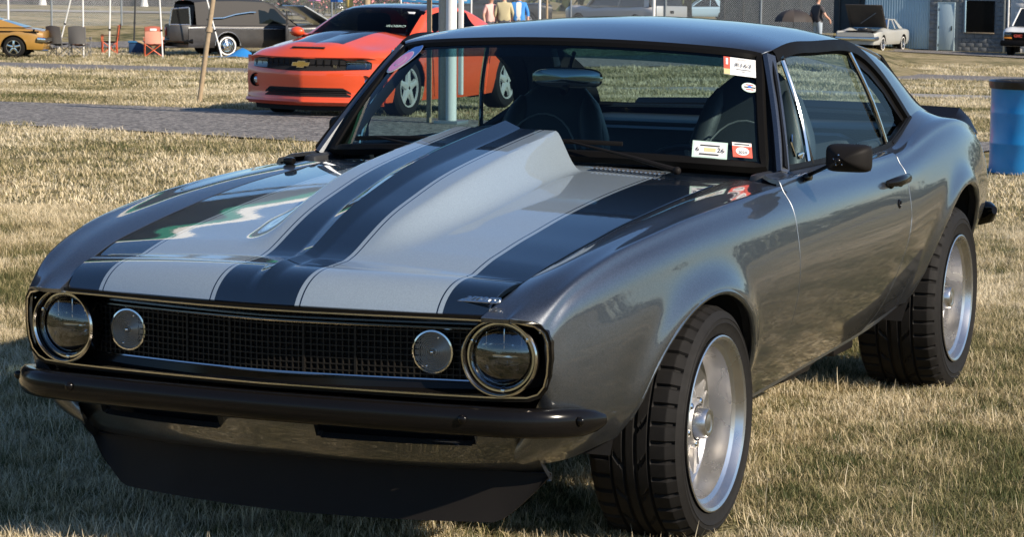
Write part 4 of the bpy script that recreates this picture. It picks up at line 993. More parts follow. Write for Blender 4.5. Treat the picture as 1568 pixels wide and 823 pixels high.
def arch_holes(P, arches, xmin):
    """cut round wheel openings (cy, cz, r) in a body grid and pull the edge onto the circle"""
    n, m_ = P.shape[:2]; keep = np.ones((n-1, m_-1), bool)
    for cy, cz, r in arches:
        q = np.sqrt((P[..., 1]-cy)**2+np.maximum(P[..., 2]-cz, 0)**2)/r; ins = (q < 1) & (np.abs(P[..., 0]) > xmin)
        keep &= ~(ins[:-1, :-1] & ins[1:, :-1] & ins[:-1, 1:] & ins[1:, 1:])
        qq = np.maximum(q, 1e-3); Y = cy+(P[..., 1]-cy)/qq; Z = np.where(P[..., 2] > cz, cz+(P[..., 2]-cz)/qq, P[..., 2])
        P[..., 1] = np.where(ins, Y, P[..., 1]); P[..., 2] = np.where(ins, Z, P[..., 2])
    return P, keep
def mirror_join(mb): o = MB(); o.v = list(mb.v); o.f = list(mb.f); q = mb.mirror(); o.add(q.v, q.f); return o
def body_from_net(root, net, m, arches=(), nu=70, nv=44, xmin=.5, name='body', sharp=40):
    P = tensor(net, nu, nv); P, keep = arch_holes(P, arches, xmin); mb = mirror_join(panel_from_grid(P, keep, .01))
    for e, fl in ((0, False), (-1, True)):               # close nose and tail
        q = [tuple(p) for p in P[e]]; q2 = [(-x, y, z) for x, y, z in q[::-1]]; mb.add(q2+q[1:], [tuple(range(2*len(q)-1))], fl)
    o = mb.build(name, m, root, sharp=sharp)
    for cy, cz, r in arches:
        w = MB(); R = []
        for k in range(21):
            t = math.pi*k/20; R.append([(xmin, cy+math.cos(t)*(r+.01), max(cz+math.sin(t)*(r+.01), .2)), (xmin+.5, cy+math.cos(t)*(r+.01), max(cz+math.sin(t)*(r+.01), .2))])
        R = np.array(R); xo = np.abs(net[0][-1][0]); 
        R[:, 1, 0] = np.array([np.interp(p[1], [s[-3][1] for s in net], [s[-3][0] for s in net]) for p in R[:, 0]])-.015
        w.grid(R); w.add([(xmin, cy-r, .15), (xmin, cy+r, .15), (xmin, cy+r, cz+r), (xmin, cy-r, cz+r)], [(0, 1, 2, 3)]); mirror_join(w).build('wheel_well', 'void_black', root)
    return o
mat('window_dark', (.012, .014, .016), .06, 0, 0, spec=.6); glass_mat('car_glass', (.35, .42, .42), ior=1.45)
glass_mat('dark_glass', (.10, .12, .12), ior=1.35, k=.25)
def cabin(root, m, base, top, hb, ht, roof_m=None, glass='window_dark', rear_pillar=.25, front_pillar=.06, z_off=0):
    """base = (y0, y1, z0, z1) lower front/rear, top = (y0, y1, z0, z1); half widths hb, ht"""
    (by0, by1, bz0, bz1), (ty0, ty1, tz0, tz1) = base, top
    A = [(hb, by0, bz0), (ht, ty0, tz0), (ht, ty1, tz1), (hb, by1, bz1)]
    zc = (tz0+tz1)/2+.03
    V = []; nx = 9
    # roof skin
    rows = []
    for t in np.linspace(0, 1, 9):
        y = ty0+(ty1-ty0)*t; z = tz0+(tz1-tz0)*t+.035*math.sin(math.pi*t); rows.append([(ht*s, y+.04*(1-s*s)*(-1 if t == 0 else 1 if t == 1 else 0), z+.03*(1-s*s)) for s in np.linspace(-1, 1, 13)])
    g = MB(); g.grid(np.array(rows)); 
    g.build('roof', roof_m or m, root)
    def quad(a, b, c, d, name, mm, off=0.0, inset=0.0):
        P_ = [Vector(q) for q in (a, b, c, d)]; cc = sum(P_, Vector())/4; nn = (P_[1]-P_[0]).cross(P_[2]-P_[0]).normalized()
        P_ = [cc+(q-cc)*(1-inset)+nn*off for q in P_]; k = MB(); R = []
        for t in np.linspace(0, 1, 5): R.append([tuple((P_[0]*(1-t)+P_[3]*t)*(1-s)+(P_[1]*(1-t)+P_[2]*t)*s+nn*.02*math.sin(math.pi*t)*math.sin(math.pi*s)*(1 if name != 'side_window' else 0)) for s in np.linspace(0, 1, 5)])
        k.grid(np.array(R), flip=True); return k.build(name, mm, root)
    quad((-hb, by0, bz0), (hb, by0, bz0), (ht, ty0, tz0), (-ht, ty0, tz0), 'windshield', glass)
    quad((hb, by1, bz1), (-hb, by1, bz1), (-ht, ty1, tz1), (ht, ty1, tz1), 'rear_window', glass)
    for sg in (1, -1):
        L = lambda p, q, t: tuple(np.array(p)*(1-t)+np.array(q)*t)
        a, b, c, d = [(sg*x, y, z) for x, y, z in A]
        # side glass between pillars, then pillars as bars
        ga, gb, gc_, gd = L(a, d, front_pillar), L(b, c, front_pillar), L(b, c, 1-rear_pillar), L(a, d, 1-rear_pillar)
        quad(*((ga, gd, gc_, gb) if sg > 0 else (gd, ga, gb, gc_)), 'side_window', glass, 0, 0)
        k = MB(); k.tube([a, b], .035, 8); k.tube([b, c], .03, 8); k.tube([L(a, d, .5), L(b, c, .5)], .02, 8); k.build('pillar_frame', m, root)
        k = MB(); q = [gd, d, c, gc_]; q = q if sg > 0 else q[::-1]; R = [[L(gd, gc_, t), L(d, c, t)] for t in np.linspace(0, 1, 6)]; R = np.array(R); R[..., 0] += sg*.012; k.grid(R, flip=sg < 0); k.build('rear_pillar', m, root)

# ================================================================== orange coupe
mat('wheel_silver', (.66, .66, .65), .38, .6)
def std_paint(name, col, stripe=None):
    m = bpy.data.materials.new(name); m.use_nodes = True; n, l = nodes_of(m); b = n['Principled BSDF']; b.inputs['Roughness'].default_value = .45; b.inputs['Coat Weight'].default_value = 1; b.inputs['Coat Roughness'].default_value = .03
    tc = n.new('ShaderNodeTexCoord'); nz = n.new('ShaderNodeTexNoise'); nz.inputs['Scale'].default_value = 3; l.new(tc.outputs['Object'], nz.inputs['Vector'])
    mx = n.new('ShaderNodeMix'); mx.data_type = 'RGBA'; mx.inputs[6].default_value = (*[c*.93 for c in col], 1); mx.inputs[7].default_value = (*[min(1, c*1.06) for c in col], 1); l.new(nz.outputs['Fac'], mx.inputs[0]); src = mx.outputs[2]
    if stripe:
        hw, y0, y1, zmin, sc = stripe; sp = n.new('ShaderNodeSeparateXYZ'); l.new(tc.outputs['Object'], sp.inputs[0])
        def cmp(o, op, v):
            q = n.new('ShaderNodeMath'); q.operation = op; l.new(o, q.inputs[0]); q.inputs[1].default_value = v; return q.outputs[0]
        ab = n.new('ShaderNodeMath'); ab.operation = 'ABSOLUTE'; l.new(sp.outputs[0], ab.inputs[0])
        f = None
        for o in (cmp(ab.outputs[0], 'LESS_THAN', hw), cmp(sp.outputs[1], 'GREATER_THAN', y0), cmp(sp.outputs[1], 'LESS_THAN', y1), cmp(sp.outputs[2], 'GREATER_THAN', zmin)):
            if f is None: f = o
            else:
                q = n.new('ShaderNodeMath'); q.operation = 'MULTIPLY'; l.new(f, q.inputs[0]); l.new(o, q.inputs[1]); f = q.outputs[0]
        m2 = n.new('ShaderNodeMix'); m2.data_type = 'RGBA'; l.new(f, m2.inputs[0]); l.new(src, m2.inputs[6]); m2.inputs[7].default_value = (*sc, 1); src = m2.outputs[2]
    l.new(src, b.inputs['Base Color']); MAT[name] = m
std_paint('black_paint', (.018, .016, .015)); std_paint('orange_paint', (.74, .080, .016), stripe=(.36, -.62, .70, .8, (.012, .012, .014)))
oc = thing('coupe', 'bright orange modern coupe with black hood stripe parked across the road', 'car', G(-10.98, 19.86))
net = [[(0, -.962, .735), (.30, -.93, .737), (.58, -.855, .742), (.78, -.755, .742), (.87, -.67, .715), (.915, -.61, .64), (.93, -.575, .52), (.925, -.56, .36), (.90, -.56, .20)],
       [(0, -.80, .845), (.30, -.78, .845), (.57, -.71, .815), (.78, -.62, .79), (.885, -.54, .75), (.93, -.48, .66), (.945, -.45, .52), (.94, -.44, .36), (.91, -.44, .20)],
       [(0, -.45, .925), (.30, -.45, .93), (.56, -.42, .87), (.78, -.36, .835), (.895, -.30, .795), (.945, -.25, .68), (.955, -.22, .53), (.95, -.2, .36), (.91, -.2, .20)],
       [(0, .0, .995), (.30, 0, 1.0), (.57, 0, .935), (.79, 0, .885), (.90, 0, .84), (.955, 0, .71), (.968, 0, .55), (.955, 0, .36), (.915, 0, .20)],
       [(0, .55, 1.03), (.30, .56, 1.03), (.58, .6, .985), (.80, .62, .945), (.905, .62, .88), (.945, .62, .73), (.95, .62, .55), (.94, .62, .36), (.905, .62, .20)],
       [(0, 1.6, 1.0), (.30, 1.6, 1.0), (.58, 1.6, .995), (.82, 1.6, .985), (.91, 1.6, .91), (.945, 1.6, .75), (.945, 1.6, .55), (.935, 1.6, .36), (.90, 1.6, .20)],
       [(0, 2.3, 1.04), (.30, 2.3, 1.04), (.57, 2.3, 1.035), (.80, 2.3, 1.02), (.92, 2.3, .95), (.965, 2.3, .78), (.965, 2.3, .56), (.945, 2.3, .36), (.905, 2.3, .22)],
       [(0, 2.9, 1.07), (.30, 2.9, 1.07), (.56, 2.9, 1.06), (.78, 2.9, 1.035), (.92, 2.9, .97), (.975, 2.9, .80), (.975, 2.9, .58), (.95, 2.9, .38), (.90, 2.9, .25)],
       [(0, 3.7, 1.06), (.30, 3.7, 1.06), (.55, 3.69, 1.05), (.74, 3.66, 1.02), (.85, 3.62, .95), (.90, 3.6, .80), (.90, 3.6, .60), (.88, 3.58, .42), (.82, 3.56, .30)]]
body_from_net(oc, net, 'orange_paint', [(0, .37, .40), (2.852, .37, .41)], 100, 60, .55)
def olead(x): return -.975+.33*(.42*abs(x)/.92+.58*(abs(x)/.92)**2.3)
def ofy(x, z): return olead(x)+np.interp(z, [.15, .22, .30, .45, .56, .66, .74], [.0, -.035, .0, -.028, -.03, .015, .0])*(1-.5*(abs(x)/.92)**2)
xs_ = np.linspace(-.925, .925, 61); zs_ = np.array([.16, .20, .235, .26, .33, .42, .50, .56, .60, .66, .70, .737])
g = MB(); g.grid(np.array([[(x, ofy(x, z), z+.004*abs(x)) for z in zs_] for x in xs_]), flip=True); g.build('front_fascia', 'orange_paint', oc, sharp=50)
def fas(poly, name, m, off=-.006, parent=oc, n=24):
    """panel lying on the fascia: outline given as top/bottom z over x"""
    R = [[(x, ofy(x, z)+off, z) for z in (lo, (lo+hi)/2, hi)] for x, lo, hi in poly]; k = MB(); k.grid(np.array(R), flip=True); return k.build(name, m, parent, sharp=60)
gp = [(x, .575+.03*(abs(x)/.8)**2, .722-.004*abs(x)-(.04*max(0, abs(x)-.72)/.08)) for x in np.linspace(-.80, .80, 33)]
gr = fas(gp, 'grille', 'void_black', -.005)
for k in range(13):
    x = -.54+.09*k; q = MB(); q.box((x, ofy(x, .645)-.008, .647), (.010, .012, .125)); q.build('grille_bar', 'black_satin', gr)
q = MB(); q.tube([(x, ofy(x, .648)-.010, .648) for x in np.linspace(-.56, .56, 15)], .006, 6); q.build('grille_bar', 'black_satin', gr)
for sg in (1, -1):
    hp = [(sg*x, .598+.02*(x-.5), .712-.03*(x-.5)) for x in np.linspace(.535, .79, 9)]
    if sg < 0: hp = hp[::-1]
    hl = fas(hp, 'headlight', 'lamp_glass', -.016); 
    for xx, rr in ((.60, .035), (.70, .05)):
        yy = ofy(xx, .655); q = MB(); q.lathe([(.0, rr), (-.006, rr*.95), (.02, rr*.7), (.03, .004)], 24, (sg*xx, yy-.006, .655), 'y'); q.build('lamp_bowl', 'lamp_housing', hl)
    fl_ = MB(); xx = .74; fl_.lathe([(-.012, .082), (-.016, .074), (.02, .066), (.03, .002)], 28, (sg*xx, ofy(xx, .44), .445), 'y'); fo = fl_.build('fog_lamp', 'black_satin', oc)
    q = MB(); q.lathe([(-.006, .001), (-.004, .03), (.006, .045)], 24, (sg*xx, ofy(xx, .44), .445), 'y'); q.build('lens', 'lamp_housing', fo)
lp_ = [(x, .268+.0*abs(x), .375-.0*abs(x)-.07*max(0, (abs(x)-.5)/.1)) for x in np.linspace(-.58, .58, 27)]
li = fas(lp_, 'lower_intake', 'void_black', -.006)
for z in (.295, .32, .345): q = MB(); q.tube([(x, ofy(x, z)-.010, z) for x in np.linspace(-.53, .53, 15)], .005, 6); q.build('intake_bar', 'black_satin', li)
sp_ = MB(); sp_.grid(np.array([[(x, ofy(x, .22)-.035, .235), (x, ofy(x, .22)-.045, .205), (x, ofy(x, .22)-.02, .185), (x, ofy(x, .22)+.2, .18)] for x in xs_]), flip=True); sp_.build('splitter', 'orange_paint', oc)
q = MB(); q.grid(np.array([[(x, ofy(x, .2)+.05, .19), (x, ofy(x, .2)+.07, .10)] for x in np.linspace(-.8, .8, 21)]), flip=True); q.build('air_dam', 'void_black', oc)
# gold bow-tie emblem on the grille
ey = ofy(0, .66)-.03
bow = [(-.105, .02), (-.045, .02), (-.04, .034), (.052, .034), (.047, .02), (.105, .02), (.088, -.018), (.035, -.018), (.03, -.034), (-.058, -.034), (-.053, -.018), (-.115, -.018)]
q = MB(); q.prism([(x*1.12, z*1.2+.652) for x, z in bow], ey+.004, ey-.004); eb = q.build('emblem', 'chrome', oc, smooth=False)
mat('gold', (.75, .48, .14), .25, .9); q = MB(); q.prism([(x, z+.652) for x, z in bow], ey-.008, ey-.003); q.build('emblem_face', 'gold', eb, smooth=False)
cd = bpy.data.curves.new('t', 'FONT'); cd.body = 'RS'; cd.size = .05; cd.shear = .3; cd.extrude = .004; cd.align_x = 'CENTER'; cd.align_y = 'CENTER'
text_mesh(cd, 'badge', 'chrome', gr, Matrix.Translation((.40, ofy(.40, .63)-.016, .628)) @ Matrix.Rotation(math.pi/2, 4, 'X'))
# hood vent slot, hood bulge edges
q = MB(); q.box((0, -.815, .848), (.44, .03, .012), .004, Matrix.Rotation(.5, 3, 'X')); q.build('hood_slot', 'void_black', oc)
zcf = nspline([.50, .70, .95, 1.20, 1.50, 1.90, 2.30, 2.70, 3.05], [1.02, 1.12, 1.235, 1.325, 1.368, 1.374, 1.335, 1.215, 1.075]); wsf = lambda y: float(np.interp(y, [.5, 1.2, 2.2, 3.05], [.745, .605, .585, .67]))
stn = []
for y in (.50, .70, .95, 1.20, 1.50, 1.90, 2.30, 2.70, 3.05):
    w_ = wsf(y); z_ = float(zcf(y)); bz = float(np.interp(y, [.5, 1.6, 2.3, 3.05], [.975, .985, 1.02, 1.04])); xb = .83; bow = .10 if y < 1.3 else 0
    ze = max(z_-.045, bz+.002)
    stn.append([(0, y-bow*.6, z_), (w_*.4, y-bow*.5, z_-.004), (w_*.75, y-bow*.2, z_-.016), (w_*.94, y, max(z_-.033, bz+.004)), (w_, y+.01, ze), (w_+(xb-w_)*.22, y+.01, ze-(ze-bz)*.30), (w_+(xb-w_)*.62, y+.01, ze-(ze-bz)*.70), (xb, y+.01, bz)])
PG = tensor(stn, 64, 40); zones = {}
for i in range(63):
    for j in range(39):
        c_ = PG[i:i+2, j:j+2].mean((0, 1)); w_ = wsf(c_[1]); fx = c_[0]/w_
        if fx < .93: z_ = 'windshield' if c_[1] < 1.17 else 'roof' if c_[1] < 2.28 else 'rear_window' if c_[1] < 2.98 and fx < .85 else 'pillar'
        elif fx < 1.04: z_ = 'pillar'
        else: z_ = 'side_window' if .98 < c_[1] < 2.25 and (c_[2]-.99) < .34 else 'pillar'
        zones.setdefault(z_, []).append((i, j))
for z_, cells in zones.items():
    q = MB()
    for i, j in cells: q.add([tuple(PG[a, b]) for a, b in ((i, j), (i, j+1), (i+1, j+1), (i+1, j))], [(0, 1, 2, 3)])
    mirror_join(q).build(z_, {'windshield': 'dark_glass', 'rear_window': 'dark_glass', 'side_window': 'dark_glass', 'roof': 'black_paint', 'pillar': 'orange_paint'}[z_], oc, sharp=30, recalc=True)
q = MB(); q.box((0, 1.75, .75), (1.3, 1.6, .4), .05); q.box((.36, 1.55, 1.0), (.46, .16, .5), .07); q.box((-.36, 1.55, 1.0), (.46, .16, .5), .07); q.build('interior', 'carpet', oc)
for sg in (1, -1):
    q = MB(); q.ball((sg*1.02, .72, 1.0), .1, 14, 10, (1.0, .7, .65)); q.tube([(sg*.86, .74, .96), (sg*.98, .73, .98)], .02, 8); q.build('door_mirror', 'orange_paint', oc)
    q = MB(); q.tube([(sg*.985, 2.25, .85), (sg*.99, 2.18, .62)], .006, 6); q.tube([(sg*.985, 2.20, .85), (sg*.99, 2.13, .62)], .006, 6); q.build('side_gill', 'black_satin', oc)
    q = MB(); q.tube([(sg*(.95), .62, .94), (sg*.955, .60, .72), (sg*.953, .64, .4), (sg*.94, .68, .24)], .004, 6); q.build('door_seam', 'void_black', oc)
    gen_wheel(oc, (sg*.93, 0, .365), .365, .25, sg); gen_wheel(oc, (sg*.94, 2.852, .368), .368, .28, sg)
q = MB(); q.box((.42, 1.02, 1.262), (.14, .05, .008), 0, Matrix.Rotation(.45, 3, 'X')); q.build('visor_card', 'card_white', oc)
cd = bpy.data.curves.new('t', 'FONT'); cd.body = 'BROBRO'; cd.size = .075; cd.align_x = 'CENTER'
text_mesh(cd, 'windshield_lettering', 'card_green', oc, Matrix.Translation((.42, .60, 1.09)) @ Matrix.Rotation(math.radians(27), 4, 'X'))

# ================================================================== gold coupe at the left edge
std_paint('gold_paint', (.36, .19, .035)); std_paint('silver_paint', (.36, .36, .34)); std_paint('white_paint', (.75, .75, .73)); std_paint('grey_paint', (.30, .32, .33))
mat('red_lens', (.45, .02, .015), .2, 0, .5); mat('orange_lens', (.85, .28, .03), .3)
def long_net(L0, L1, hw, zt, zb, nose=.75, tail=.85):
    """classic three-box lower body between y=L0 (front) and L1 (rear)"""
    rows = []
    for t, w, top in ((0, .88, nose), (.03, .95, nose+.06), (.2, 1, zt-.03), (.5, 1.0, zt), (.75, 1.0, zt+.02), (.96, .95, tail+.04), (1, .88, tail)):
        y = L0+(L1-L0)*t; h = hw*w
        rows.append([(0, y, top), (h*.45, y, top), (h*.85, y, top-.015), (h*.97, y, top-.07), (h, y, top-.2), (h, y, (top+zb)/2), (h*.98, y, zb+.12), (h*.93, y, zb)])
    return rows
gc = thing('muscle_coupe', 'golden yellow classic coupe with black side stripe, cut off by left edge', 'car', G(-44.1, 56.8), math.radians(-52))
# local frame: nose towards -y; rotated so that the nose points out of the frame to the left
gc.rotation_euler = (0, 0, math.radians(-63))
body_from_net(gc, long_net(-2.4, 2.3, .95, .93, .28, .8, .86), 'gold_paint', [(-1.4, .33, .42), (1.42, .33, .40)], 60, 40, .6)
cabin(gc, 'gold_paint', (-.75, 1.75, .95, .97), (-.1, .75, 1.28, 1.27), .80, .60, rear_pillar=.42)
for sg in (1, -1):
    gen_wheel(gc, (sg*.94, -1.4, .34), .34, .22, sg, 'chrome'); gen_wheel(gc, (sg*.94, 1.42, .34), .34, .24, sg, 'chrome')
    q = MB(); q.box((sg*.952, .55, .83), (.008, 3.3, .05)); q.box((sg*.945, 2.05, .86), (.008, .06, .12)); q.build('side_stripe', 'black_satin', gc)
    q = MB(); q.box((sg*.78, 2.315, .62), (.22, .02, .10), .005); q.build('tail_lamp', 'red_lens', gc)
q = MB(); q.tube([(-.95, 2.15, .60), (-.9, 2.36, .58), (0, 2.42, .58), (.9, 2.36, .58), (.95, 2.15, .60)], .04, 8, ry=.07); q.build('rear_bumper', 'chrome', gc)
q = MB(); q.box((0, 2.29, .6), (1.6, .06, .5), .02); q.build('tail_panel', 'gold_paint', gc)
q = MB(); q.tube([(.7, 2.0, .27), (.75, 2.45, .25)], .04, 10); q.tube([(-.7, 2.0, .27), (-.75, 2.45, .25)], .04, 10); q.build('exhaust_tip', 'chrome', gc)

# ================================================================== black hearse with open doors
hs = thing('hearse', 'old black hearse with open rear and side doors and blue landau bar', 'hearse', G(-39.05, 64.85))
hs.rotation_euler = (0, 0, math.radians(146.3))      # tail to the left, nose away to the right
mat('hearse_vinyl', (.030, .027, .025), .7, var=.3, bump=.3, bscale=60); mat('hearse_paint', (.030, .027, .026), .42, 0, .2, .2, var=.4, scale=8, rvar=.15); mat('bar_blue', (.06, .17, .34), .45)
L = 5.8; rows = []
for y, w, top in ((-3.4, .88, .92), (-3.2, .95, 1.0), (-2.0, 1.0, 1.06), (-.6, 1.0, 1.08), (.8, 1.0, 1.08), (2.0, 1.0, 1.08), (2.45, .98, 1.06)):
    h = w; rows.append([(0, y, top), (h*.45, y, top), (h*.85, y, top-.01), (h*.97, y, top-.05), (h, y, top-.2), (h, y, .65), (h*.98, y, .42), (h*.94, y, .30)])
body_from_net(hs, rows, 'hearse_paint', [(-2.0, .37, .44), (1.05, .37, .46)], 60, 40, .6)
R = []
for y, zt_, ht in ((-1.55, 1.09, .92), (-.75, 1.82, .76), (-.4, 1.90, .76), (.6, 1.93, .77), (1.8, 1.90, .77), (2.15, 1.86, .76)):
    R.append([(-.94, y if y > -.7 else y, 1.05), (-ht-.06, y, zt_-.22 if zt_ > 1.3 else 1.08), (-ht, y, zt_-.06), (-ht*.6, y, zt_), (0, y, zt_+.02), (ht*.6, y, zt_), (ht, y, zt_-.06), (ht+.06, y, zt_-.22 if zt_ > 1.3 else 1.08), (.94, y, 1.05)])
q = MB(); q.grid(np.array(R)); q.build('vinyl_roof', 'hearse_vinyl', hs, sharp=50)
q = MB(); q.add([(-.86, 2.30, .5), (.86, 2.30, .5), (.80, 2.16, 1.72), (-.80, 2.16, 1.72)], [(0, 1, 2, 3)]); q.build('rear_opening', 'void_black', hs)
q = MB(); q.box((0, 1.2, .62), (1.3, 2.4, .06), .01); q.box((-.2, 1.9, 1.15), (.5, .4, .3), .03); q.build('load_floor', 'black_matte', hs)
for sg in (1, -1):
    q = MB(); q.tube([(sg*1.006, -3.2, .93), (sg*1.006, 2.4, .95)], .012, 6); q.build('side_molding', 'alloy', hs)
    q = MB(); q.tube([(sg*.97, 1.75, 1.28), (sg*.97, 1.2, 1.30), (sg*.96, .75, 1.42), (sg*.95, .2, 1.50), (sg*.95, .0, 1.50)], .018, 8); q.build('landau_bar', 'bar_blue', hs)
    q = MB(); q.add([(sg*.93, -.15, 1.12), (sg*.93, -1.25, 1.12), (sg*.80, -.75, 1.62), (sg*.80, -.15, 1.68)], [(0, 1, 2, 3)]); q.v = [(x+sg*.02, y, z) for x, y, z in q.v]; q.build('side_window', 'car_glass', hs)
    q = MB(); q.box((sg*.86, 2.46, .80), (.14, .03, .30), .01); q.build('tail_lamp', 'red_lens', hs)
    gen_wheel(hs, (sg*.97, -2.0, .36), .36, .22, sg, 'chrome', 0, .60, True); gen_wheel(hs, (sg*.97, 1.05, .36), .36, .22, sg, 'chrome', 0, .60, True)
    q = MB(); q.tube([(sg*1.004, 1.05+.46*math.cos(a), .37+.46*math.sin(a)) for a in np.linspace(0, math.pi, 17)], .016, 6); q.build('arch_trim', 'alloy', hs)
q = MB(); q.tube([(-.98, 2.3, .52), (-.9, 2.55, .5), (.9, 2.55, .5), (.98, 2.3, .52)], .06, 8, ry=.08); q.build('rear_bumper', 'black_satin', hs)
# open tailgate door swung to the car's left, with window
dr = MB(); M = Matrix.Translation((-.95, 2.38, .52)) @ Matrix.Rotation(math.radians(72), 4, 'Z')
k = MB(); k.box((.34, 0, .26), (.68, .06, .52), .02); k.v = [tuple(M @ Vector(v)) for v in k.v]; td = k.build('tailgate', 'hearse_paint', hs)
k = MB(); 
for a, b in (((0, 0, .52), (.04, 0, 1.12)), ((.04, 0, 1.12), (.60, 0, 1.06)), ((.60, 0, 1.06), (.68, 0, .52)), ((0, 0, .54), (.68, 0, .54))): k.tube([a, b], .028, 6)
k.v = [tuple(M @ Vector(v)) for v in k.v]; k.build('window_frame', 'alloy', td)
k = MB(); k.add([(.03, 0, .55), (.65, 0, .55), (.58, 0, 1.05), (.06, 0, 1.10)], [(0, 1, 2, 3)]); k.v = [tuple(M @ Vector(v)) for v in k.v]; k.build('window_pane', 'window_dark', td)
# open front door on the near side
M = Matrix.Translation((-1.0, -1.15, .45)) @ Matrix.Rotation(math.radians(62), 4, 'Z')
k = MB(); k.box((0, .55, .32), (.08, 1.15, .64), .03); k.prism([(.0, .64), (1.1, .64), (1.1, 1.12), (.55, 1.12)], -.02, .02, 'x'); k.v = [tuple(M @ Vector(v)) for v in k.v]; k.build('front_door', 'hearse_paint', hs)
# raised hood
k = MB(); k.box((0, -2.55, 1.38), (1.7, 1.5, .05), .02, Matrix.Rotation(math.radians(28), 3, 'X')); k.build('raised_hood', 'grey_paint', hs)
k = MB(); k.box((0, -.6, .85), (1.5, 1.6, .5), .05); k.box((.4, .0, 1.15), (.5, .16, .55), .06); k.box((-.4, .0, 1.15), (.5, .16, .55), .06); k.build('interior', 'carpet', hs)
# blue tarp lying under the tail, boxes, cooler
mat('tarp_blue', (.03, .22, .55), .45, bump=.4, bscale=12); mat('cardboard', (.36, .25, .14), .9); mat('cooler_blue', (.02, .06, .14), .5); mat('cooler_lid', (.04, .18, .38), .45)
R = []; rr = random.Random(3)
for i in range(12):
    R.append([(i*.16, j*.14+.04*math.sin(i), max(.01, .30*math.exp(-((i-9)/2.2)**2-((j-3)/2.0)**2)+.05*rr.random())) for j in range(7)])
k = MB(); k.grid(np.array(R)); o = k.build('tarp', 'tarp_blue', None, sharp=0); o.location = G(-38.9, 61.6); o.rotation_euler = (0, 0, .35); tag(o, 'crumpled bright blue tarp on the grass under the hearse', 'tarp')
k = MB(); k.box((0, 0, .19), (.62, .38, .38), .03); ck = thing('cooler', 'dark blue cooler box beside the orange camp chair', 'cooler', G(-42.4, 63.6), .4); k.build('tub', 'cooler_blue', ck); k = MB(); k.box((0, 0, .41), (.66, .42, .06), .02); k.build('lid', 'cooler_lid', ck)
cb = thing('cardboard_box', 'open cardboard box behind the orange camp chair', 'box', G(-41.4, 63.0), .2)
k = MB(); k.box((0, 0, .17), (.6, .45, .34), .005); k.build('carton', 'cardboard', cb, smooth=False)
for sx in (-1, 1): k = MB(); k.box((sx*.42, 0, .40), (.28, .45, .01), 0, Matrix.Rotation(-sx*.5, 3, 'Y')); k.build('flap', 'cardboard', cb, smooth=False)

# ================================================================== camp chairs
def camp_chair(label, loc, rz, frame, back, seat, headpanel=None, folded=False):
    c = thing('camp_chair', label, 'chair', loc, rz, 'folding camp chairs by the hearse')
    W_, D_ = .27, .24
    for sx in (-1, 1):
        k = MB(); k.tube([(sx*W_, D_, .0), (sx*W_, D_+.0, .45), (sx*W_, D_+.08, .98)], .014, 6); k.build('back_post', frame, c)
        k = MB(); k.tube([(sx*(W_+.03), -D_, .0), (sx*(W_+.03), -D_, .62)], .013, 6); k.build('front_post', frame, c)
        k = MB(); k.tube([(sx*W_, D_, .02), (sx*(W_+.03), -D_, .42)], .011, 6); k.build('side_brace', frame, c)
        k = MB(); k.tube([(sx*W_, -D_, .02), (sx*(W_+.02), D_, .42)], .011, 6); k.build('side_brace', frame, c)
        k = MB(); k.box((sx*(W_+.03), 0, .63), (.08, .56, .02), .008); k.build('armrest', back, c)
    for s in (-1, 1):
        for y in (D_, -D_): k = MB(); k.tube([(-s*W_, y, .02), (s*W_, y, .42)], .011, 6); k.build('cross_brace', frame, c)
    R = [[(-W_+2*W_*u, -D_+2*D_*v, .44-.07*math.sin(math.pi*u)*math.sin(math.pi*v)-.02*v) for u in np.linspace(0, 1, 9)] for v in np.linspace(0, 1, 7)]
    k = MB(); k.grid(np.array(R)); k.build('seat', seat, c)
    R = [[(-W_+2*W_*u, D_+.02+.09*v+.07*math.sin(math.pi*u)*(1-v*.6), .44+.54*v+.04*math.sin(math.pi*u)*v*v) for u in np.linspace(0, 1, 11)] for v in np.linspace(0, 1, 9)]
    k = MB(); k.grid(np.array(R)); k.build('backrest', back, c)
    if headpanel:
        P_ = np.array(R)[6:]; P_ = P_+np.array([0, .012, .0]); k = MB(); k.grid(P_); k.build('head_panel', headpanel, c)
        P_ = np.array(R)[6:8, 3:8]+np.array([0, .02, 0]); k = MB(); k.grid(P_); k.build('print', 'card_white', c)
    k = MB(); k.lathe([(0, .04), (.1, .045)], 14, (-(W_+.04), -.2, .56), 'z'); k.build('cup_holder', back, c)
mat('canvas_grey', (.13, .125, .12), .9, bump=.3, bscale=200); mat('canvas_black', (.02, .02, .02), .9); mat('canvas_brown', (.10, .045, .025), .9); mat('canvas_pink', (.75, .34, .24), .9, bump=.3, bscale=100); mat('canvas_rust', (.48, .13, .09), .9); mat('tube_grey', (.25, .25, .25), .4, .6); mat('tube_orange', (.80, .13, .04), .45); mat('tube_dark', (.05, .05, .05), .4, .3)
camp_chair('grey camp chair nearest the golden coupe, wide padded back', G(-42.1, 58.6), math.radians(28+180-30), 'tube_grey', 'canvas_grey', 'canvas_black')
camp_chair('narrow grey camp chair beside the white tent pole', G(-41.55, 58.9), math.radians(40+160), 'tube_grey', 'canvas_grey', 'canvas_brown')
camp_chair('dark brown camp chair with orange legs seen from the side', G(-43.1, 62.9), math.radians(-70+18), 'tube_orange', 'canvas_brown', 'canvas_brown', 'canvas_black')
camp_chair('salmon orange camp chair with its back to the camera', G(-40.4, 61.4), math.radians(33+180), 'tube_orange', 'canvas_pink', 'canvas_rust', 'canvas_rust')

